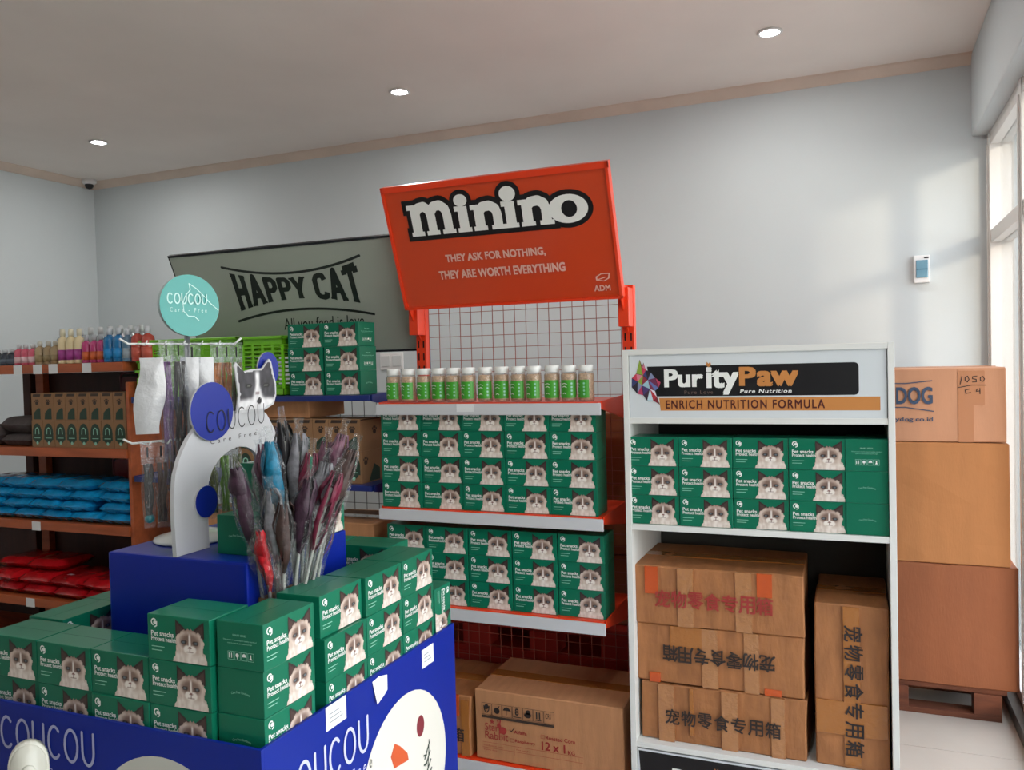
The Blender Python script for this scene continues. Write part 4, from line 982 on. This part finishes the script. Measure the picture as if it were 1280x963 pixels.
# wait: strap mark on its right side
# arch board on riser
def arch():
    X = -1.48; t = thing('arch_sign', 'white arch-shaped board sign with blue discs and a cat head cut-out', 'sign', (X, 1.67, RZ))
    T = Vector((-X, -1.67, -RZ)); fr_ = ((X, 0, 0), FY, FZ)
    outer = [(1.478, RZ+.001), (1.475, 1.15), (1.476, 1.21), (1.482, 1.255), (1.500, 1.300), (1.527, 1.338), (1.560, 1.368), (1.605, 1.388), (1.66, 1.395), (1.72, 1.395), (1.785, 1.398), (1.815, 1.378), (1.845, 1.335), (1.862, 1.28), (1.868, 1.21), (1.868, RZ+.001)]
    inner = [(1.792, RZ+.001), (1.792, 1.20), (1.785, 1.245), (1.765, 1.28), (1.735, 1.298), (1.70, 1.303), (1.665, 1.296), (1.630, 1.280), (1.603, 1.255), (1.588, 1.222), (1.583, 1.18), (1.585, RZ+.001)]
    q = MB(); mw = mat('white foam board', '#bdbec1', .5)
    # build as strip between outer and inner
    def samp(P, n):
        L = [0]
        for i in range(1, len(P)): L.append(L[-1]+math.dist(P[i], P[i-1]))
        out = []
        for k_ in range(n+1):
            s_ = L[-1]*k_/n
            for i in range(1, len(P)):
                if s_ <= L[i]+1e-9: f_ = (s_-L[i-1])/(L[i]-L[i-1]); out.append((P[i-1][0]*(1-f_)+P[i][0]*f_, P[i-1][1]*(1-f_)+P[i][1]*f_)); break
        return out
    n = 48; A_ = samp(outer, n); B_ = samp(inner[::-1], n); vs = []; fs = []
    for z in (0, -.012):
        for i in range(n+1): vs += [(X+z, *A_[i]), (X+z, *B_[i])]
    m_ = 2*(n+1)
    for i in range(n):
        a = 2*i; fs += [(a, a+1, a+3, a+2), (m_+a, m_+a+2, m_+a+3, m_+a+1), (a, a+2, m_+a+2, m_+a), (a+1, m_+a+1, m_+a+3, a+3)]
    fs += [(0, m_, m_+1, 1), (m_-2, m_-1, 2*m_-1, 2*m_-2)]
    q.add(vs, fs, mw); q.build('arch_board', t).location = T
    def disc(cy, cz, ry, rz_, x, lab):
        q = MB(); pts = [(cy+ry*math.cos(2*PI*k_/36), cz+rz_*math.sin(2*PI*k_/36)) for k_ in range(36)]
        q.prism(pts, ((X+x, 0, 0), FY, FZ), -.005, 0, CIRC, edge=mw); tag(q.build('blue_disc', t), lab).location = T
    disc(1.600, 1.400, .073, .072, .010, 'large blue disc'); disc(1.574, 1.181, .037, .039, .006, 'small blue disc on the left leg'); disc(1.835, 1.500, .043, .047, -.006, 'small blue disc behind the cat')
    C_ = [(1.690, 1.388), (1.700, 1.435), (1.688, 1.512), (1.694, 1.520), (1.722, 1.496), (1.745, 1.500), (1.775, 1.502), (1.795, 1.503), (1.823, 1.528), (1.832, 1.522), (1.840, 1.49), (1.850, 1.46), (1.849, 1.43), (1.838, 1.405), (1.79, 1.388)]
    q = MB(); q.prism(C_[::-1], ((X+.006, 0, 0), FY, FZ), -.004, 0, mw)
    def inside(px, py, P):
        r_ = False; j = len(P)-1
        for i in range(len(P)):
            if (P[i][1] > py) != (P[j][1] > py) and px < (P[j][0]-P[i][0])*(py-P[i][1])/(P[j][1]-P[i][1])+P[i][0]: r_ = not r_
            j = i
        return r_
    cx, cz = 1.772, 1.452; Ps = [((y_-cx)*.93+cx, (z_-cz)*.93+cz) for y_, z_ in C_]
    def fn(u_, v_):
        if not inside(1.685+u_*.17, 1.385+v_*.145, Ps): return None
        if u_*.17+1.685 < 1.75 and v_ > .80 and False: return None
        return cat2(u_, v_)
    q.grid(((X+.006, 1.685, 1.385), FY, FZ), .17, .145, 44, 40, .0006, fn, PICT); tag(q.build('cat_cutout', t), 'black and white cat head cut-out').location = T
    q = MB(); coucou(q, ((X+.0112, 1.578, 1.348), FY+FZ*.05, FZ), .21, BLACK, .0028, sub=None)
    q.text('Care Free', ((X, 1.60, 1.318), FY+FZ*.05, FZ), INK, w=.17, h=.012, bold=0, space=1.9, z=.0006); q.build('lettering', t).location = T
arch()
# snack boxes on the riser
G2 = 'snack boxes on the blue riser'
snack(-1.354, 1.538+BW/2, RZ+.0005, PI/2, 'green snack box lying end-on on the riser beside the white arch', G2, 'ln', jit=0)
mtx = Matrix.Translation((-1.297-BH/2, 1.60+BW/2, RZ+BH+.0012+BD/2)) @ Matrix.Rotation(PI/2, 4, 'Z') @ Matrix.Rotation(-PI/2, 4, 'X') @ Matrix.Translation((0, 0, -BH/2))
snack(0, 0, 0, 0, 'green snack box set on edge on top of another, behind the wand bundle', G2, None, mtx)
snack(-1.2795-BD/2, 1.706+BW/2, RZ+.0005, PI/2, 'green cat snack box at the right edge of the riser beside the wands', G2, None, jit=0)
# light grey round board leaning behind the riser
q = MB(); pts = [(.17*math.cos(2*PI*k_/40), .17*math.sin(2*PI*k_/40)) for k_ in range(40)]; q.prism(pts, ((0, 0, .17), FX, FZ), -.004, 0, mat('light grey board', '#a9aeb2', .5))
tag(q.build('round_board', None, (-1.60, 1.893, ZT)), 'light grey round board standing behind the blue riser', 'board')

# ================================================================= TEASER WANDS
def wand_box():
    x0, x1, y0, y1, z0, z1 = -1.2745, -1.1965, 1.512, 1.640, ZT+.0005, .978
    t = thing('wand_carton', 'narrow open brown carton holding the wrapped feather wands', 'carton', ((x0+x1)/2, (y0+y1)/2, z0)); T = -Vector(((x0+x1)/2, (y0+y1)/2, z0)); th_ = .002
    q = MB(); q.box((x0, y0, z0), (x1, y1, z0+th_), CARD); q.build('base', t).location = T
    for a, c_ in (((x0, y0, z0), (x1, y0+th_, z1)), ((x0, y1-th_, z0), (x1, y1, z1)), ((x0, y0, z0), (x0+th_, y1, z1)), ((x1-th_, y0, z0), (x1, y1, z1))): q = MB(); q.box(a, c_, CARD); q.build('side', t).location = T
wand_box()
STK = mat('grey wand stick', '#b3b2ac', .35, coat=.3)
FEC = {'dark plum': '#3a2233', 'dusky mauve': '#6b4556', 'black': '#17151a', 'bright red': '#b3121f', 'teal blue': '#0d6d8c', 'wine red': '#6d1f38', 'silver grey': '#77777c', 'dark brown': '#3f2c28'}
ctr = Vector((-1.2355, 1.576, 0))
fwd = Vector((-.386, .922, 0)); lat = Vector((.922, .386, 0))
def wand(i, dl, df, L, colname, bl, bf, place):
    """dl/df: lateral and depth lean at the top; bl/bf: foot offset; the stick bends outwards above the bundle"""
    foot = Vector((ctr.x+bl*.028, ctr.y+bf*.048, ZT+.008)); rn = random.Random(i)
    def P(f_):
        g = max(0, f_-.30)/.70
        return foot+FZ*(L*f_)+(lat*(dl-bl*.02)+fwd*df)*(g**1.45)+(lat*(.010*bl))*f_
    t = thing('teaser_wand', f'wrapped cat teaser wand with {colname} feathers, {place}', 'toy', foot, 0, 'wrapped feather wands'); T = -foot
    q = MB(); q.tube([P(k_/8*.93) for k_ in range(9)], .0042, STK, 6); q.build('stick', t).location = T
    M = mat('feather '+colname, FEC[colname], .45, noise=.4, nscale=60, bump=.4)
    q = MB()
    for k_ in range(14):
        a = rn.uniform(0, 2*PI); f0 = rn.uniform(.60, .86); wd = rn.uniform(.006, .013); vs = []; fs = []
        for j in range(8):
            f_ = f0+(1.0-f0)*j/7; d = (P(f_+.02)-P(f_-.02)).normalized(); o_ = d.orthogonal().normalized(); s_ = o_*math.cos(a)+d.cross(o_)*math.sin(a); n_ = d.cross(s_)
            c_ = P(f_)+s_*((.011 if i == 4 else .021)*math.sin(j/7*2.6)+.004*math.sin(j*1.3+a)); ww = wd*math.sin(PI*min(.97, j/7*.9+.08)); vs += [c_-n_*ww, c_+s_*.003, c_+n_*ww]
            if j: k2 = 3*j; fs += [(k2-3, k2-2, k2+1, k2), (k2-2, k2-1, k2+2, k2+1)]
        q.add(vs, fs, M, True)
    q.build('feathers', t).location = T
    q = MB(); n = 9; vs = []; fs = []; st_ = [(.40, .0075), (.50, .0095), (.58, .012), (.66, .018), (.74, .024), (.82, .028), (.90, .027), (.97, .019), (1.03, .007), (1.06, .011)]
    fa = rn.uniform(.35, .7)
    for j, (f_, r_) in enumerate(st_):
        d = (P(f_+.02)-P(f_-.02)).normalized(); a1 = (lat-d*lat.dot(d)).normalized(); a2 = d.cross(a1); c_ = P(f_)
        for k_ in range(n): a = 2*PI*k_/n; rr = r_*(1+.30*(rn.random()-.5)*2); vs.append(c_+(a1*math.cos(a)+a2*math.sin(a)*fa)*rr)
    for j in range(len(st_)-1):
        for k_ in range(n): fs.append((j*n+k_, j*n+(k_+1) % n, (j+1)*n+(k_+1) % n, (j+1)*n+k_))
    q.add(vs, fs, SLEEVE, False); q.build('plastic_sleeve', t).location = T
WD = [(-.098, -.02, .60, 'dark plum', -1, -1, 'leftmost of the bundle'), (-.080, .02, .62, 'silver grey', -1, 0, 'tall one at the left of the bundle'), (-.062, -.03, .50, 'black', -1, .6, 'short one left of the red feathers'),
      (-.060, .03, .645, 'dusky mauve', -.6, -.4, 'tall one over the left side'), (-.048, -.04, .46, 'bright red', -.2, -1, 'the only bright red one, front left'), (-.045, .01, .58, 'dark plum', -.3, .8, 'behind the bright red one'),
      (-.030, -.02, .655, 'teal blue', 0, -.3, 'the only blue one, near the top'), (-.052, .05, .690, 'black', 0, .5, 'tallest, beside the arch lettering'), (-.010, -.03, .55, 'silver grey', .2, -.8, 'front middle'),
      (.002, .0, .60, 'dusky mauve', .1, .9, 'middle of the bundle'), (.010, .04, .665, 'silver grey', .3, .2, 'tall one in the middle'), (.020, -.03, .52, 'dark brown', .4, -.9, 'short one in front, right of the middle'),
      (.034, .02, .62, 'wine red', .5, .3, 'right of the middle'), (.045, .05, .64, 'dusky mauve', .6, .9, 'tall one right of the middle'), (.055, -.02, .57, 'dark plum', .7, -.5, 'right side, in front'),
      (.070, .01, .60, 'silver grey', .8, .0, 'right side, pale'), (.085, .04, .66, 'dusky mauve', .8, .6, 'far right, tall'), (.098, .0, .58, 'wine red', 1, -.3, 'far right, leaning out'), (.110, .03, .625, 'dark brown', 1, .4, 'rightmost of the bundle'), (.060, .03, .53, 'wine red', .9, .9, 'low on the right side')]
for i, a in enumerate(WD): wand(i, a[0]*(.66 if a[0] < 0 else 1.15)+(.010 if i == 4 else 0), a[1], a[2]-.05, *a[3:])

# ================================================================= TOY STAND
SX, SY = -1.60, 1.66
SA = math.radians(72)
t = thing('toy_stand', 'white countertop stand with round base, hook arms and a teal disc sign on top', 'stand', (SX, SY, RZ), SA)
q = MB(); q.lathe([(.0001, .0005), (.096, .0005), (.100, .004), (.096, .010), (.06, .020), (.012, .024), (.0001, .024)], mat('glossy white base', '#d5dcda', .2, coat=.5), n=40); q.build('base', t)
q = MB(); q.tube([(0, 0, .02), (0, 0, .54)], .007, GREY, 10); q.build('pole', t)
WHK = mat('white coated wire', '#d5d8d6', .35)
for z, nh in ((.505, 4), (.262, 4)):
    q = MB(); q.tube([(-.178, -.012, z+.012), (-.155, -.006, z), (0, -.004, z), (.13, -.006, z), (.148, -.012, z+.016)], .0028, WHK, 8)
    for k_ in range(6): xx = -.135+.048*k_; q.tube([(xx, -.004, z), (xx, -.05, z-.004), (xx, -.062, z+.006)], .0018, WHK, 6)
    q.build('hook_arm', t)
q = MB(); pts = [(.081*math.cos(2*PI*k_/48), .079*math.sin(2*PI*k_/48)) for k_ in range(48)]
a = 0; rr = Vector((math.cos(a), math.sin(a), 0)); DF = ((.004, -.014, .604), rr, FZ)
q.prism(pts, DF, -.012, 0, TEAL, edge=mat('pale disc edge', '#9fb0b0', .5)); dsc = q.build('disc_sign', t)
PT = mat('pale teal print', '#bfe6e2', .5)
DF2 = (Vector(DF[0])+Vector((math.sin(a), -math.cos(a), 0))*-.0, rr, FZ)
q = MB(); coucou(q, (Vector(DF[0])-rr*.060+FZ*.004, rr, FZ), .105, PT, .0034, sub='Care - Free')
q.strokes([([(-.002, .056), (.018, .044), (.036, .028), (.055, .008), (.078, -.010)], .0022), ([(-.002, .056), (.001, .040), (-.014, .022), (-.020, .004), (-.018, -.016), (-.006, -.028), (.010, -.028), (.022, -.038)], .0022)], DF, .0008, PT); q.build('lettering', dsc)
# packaged toys hanging from the hooks
PTC = {'purple': '#6b4a78', 'dark grey': '#2b2826', 'olive': '#5d6426', 'orange': '#b06a2c', 'brown': '#4c332a', 'pale': '#b9b7b2', 'teal': '#1f6f78', 'yellow': '#c9a233', 'green': '#5f8a2c', 'black': '#1b1a1c'}
def toy_pack(x, y, ztop, L, w_, colname, label, ball=None, header=True, opaque=False, seed=0):
    """bagged toy hanging from a hook, origin at its top hole"""
    rn = random.Random(seed); dx, dy = x-SX, y-SY; x = SX+dx*math.cos(SA)-dy*math.sin(SA); y = SY+dx*math.sin(SA)+dy*math.cos(SA)
    t = thing('hanging_toy', label, 'toy', (x, y, ztop), SA+rn.uniform(-.3, .1)-.35, 'bagged toys on the countertop stand')
    if header: q = MB(); q.box((-w_/2, -.0008, -.045), (w_/2, .0008, .008), BAGF); q.box((-.002, -.0016, -.030), (.002, -.001, -.004), BLACK); q.build('header', t)
    M = mat('toy '+colname, PTC[colname], .5, noise=.45, nscale=50, bump=.4)
    if not opaque:
        q = MB()
        for k_ in range(3):
            xo = (k_-1)*w_*.22; P_ = [(xo+rn.uniform(-.003, .003), rn.uniform(-.003, .003), -.045-(L-.06)*j/6) for j in range(7)]; q.tube(P_, [.002+.0035*abs(math.sin(j*1.3+k_+seed)) for j in range(7)], M, 6)
        q.build('toy', t)
        if ball: q = MB(); q.lathe([(.0001, -.012), (.009, -.008), (.012, 0), (.009, .008), (.0001, .012)], mat('toy '+ball, PTC[ball], .3, coat=.3), c=(0, 0, -L+.022), n=12); q.build('bell_ball', t)
    q = MB(); nx, nz = 5, 12; vs = []; fs = []; Mb = BAGF if not opaque else mat('milky bag', '#c4c6c8', .25, coat=.5, bump=.6, bscale=25, noise=.1, nscale=12)
    for s_ in (-1, 1):
        for j in range(nz+1):
            for i_ in range(nx+1):
                u_ = i_/nx*2-1; f_ = j/nz; e = (1-u_*u_)**.5*min(1, f_*6, (1-f_)*8+.15); vs.append((u_*w_/2*(1-.30*math.sin(f_*7+seed)*.5)+.008*math.sin(f_*4+seed)*(1 if opaque else 0), s_*(.001+.009*e*(.7+.6*rn.random())), -.03-(L-.03)*f_))
    N = (nx+1)*(nz+1)
    for j in range(nz):
        for i_ in range(nx): a_ = j*(nx+1)+i_; fs += [(a_, a_+1, a_+nx+2, a_+nx+1), (N+a_, N+a_+nx+1, N+a_+nx+2, N+a_+1)]
    q.add(vs, fs, Mb, True); q.build('bag', t)
zt = RZ+.500
toy_pack(SX-.128, SY-.050, zt, .215, .062, 'pale', 'milky plastic bag hanging at the far left of the upper hooks', opaque=True, header=False, seed=1)
toy_pack(SX-.080, SY-.045, zt+.005, .365, .034, 'purple', 'purple wand toy in a clear bag on the upper hooks', seed=2)
toy_pack(SX-.050, SY-.048, zt+.005, .350, .036, 'dark grey', 'dark grey tasselled wand toy in a clear bag, next to the purple one', seed=3)
toy_pack(SX-.015, SY-.050, zt, .30, .040, 'pale', 'milky bag hanging right of the dark grey wand toy', opaque=True, seed=4)
toy_pack(SX+.020, SY-.055, zt, .29, .044, 'pale', 'wide milky bag hanging under the teal disc', opaque=True, header=False, seed=5)
toy_pack(SX+.052, SY-.052, zt, .25, .032, 'orange', 'orange fish toy in a clear bag behind the blue disc', seed=6)
toy_pack(SX+.080, SY-.052, zt, .26, .034, 'orange', 'orange toy in a clear bag, second from the right on the upper hooks', seed=7)
toy_pack(SX+.108, SY-.052, zt, .27, .032, 'olive', 'olive toy in a clear bag at the right end of the upper hooks', seed=8)
zt = RZ+.258
for k_, (cn, bl, lb) in enumerate((('dark grey', 'teal', 'teal-balled dark toy, leftmost on the lower hooks'), ('brown', None, 'slim brown toy right of the teal-balled one'), ('brown', 'orange', 'brown toy with an orange ball on the lower hooks'), ('brown', 'yellow', 'brown toy with a yellow ball on the lower hooks'), ('black', 'green', 'black toy with a green ball on the lower hooks'), ('olive', None, 'olive feather toy seen through the white arch'), ('green', None, 'green feather toy seen through the white arch'), ('olive', None, 'dull olive toy at the right end of the lower hooks'))):
    toy_pack(SX-.140+.034*k_, SY-.052, zt, .205 if k_ else .20, .030, cn, lb, ball=bl, seed=20+k_)

# ================================================================= WHITE PLASTIC POSTS (front left)
def white_post(cx, cy, w_, h_, lean, label):
    t = thing('plastic_upright', label, 'upright', (cx, cy, 0), .88)
    prof = [(-w_/2, 0), (w_/2, 0), (w_/2, h_-.045)]+[(w_/2*math.cos(a), h_-.045+.045*math.sin(a)) for a in [PI*k_/12 for k_ in range(1, 12)]]+[(-w_/2, h_-.045)]
    bm = bmesh.new(); f_ = bm.faces.new([bm.verts.new((x_, -.014, z_)) for x_, z_ in prof]); r_ = bmesh.ops.extrude_face_region(bm, geom=[f_]); 
    for v in r_['geom']:
        if isinstance(v, bmesh.types.BMVert): v.co.y += .028
    bmesh.ops.recalc_face_normals(bm, faces=bm.faces); bmesh.ops.bevel(bm, geom=bm.edges[:], offset=.006, segments=3, affect='EDGES', clamp_overlap=True)
    q = MB(); q.frombm(bm, WPL, True); bm.free(); q.build('post', t)
    q = MB(); q.lathe([(.010, 0), (.0125, .002), (.0105, .004)], WPL, n=16); o = q.build('knob', t); o.rotation_euler = (PI/2, 0, 0); o.location = (0, -.0135, h_-.055)
    q = MB(); q.lathe([(.0001, 0), (.0045, .0006)], mat('grey recess', '#77756b', .6), n=12); o = q.build('recess', t); o.rotation_euler = (PI/2, 0, 0); o.location = (0, -.0142, h_-.055)
white_post(-1.503, 1.105, .070, .790, 0, 'white rounded plastic upright in front of the bin, right one of two')
white_post(-1.585, 1.045, .070, .800, 0, 'white rounded plastic upright at the left picture edge')
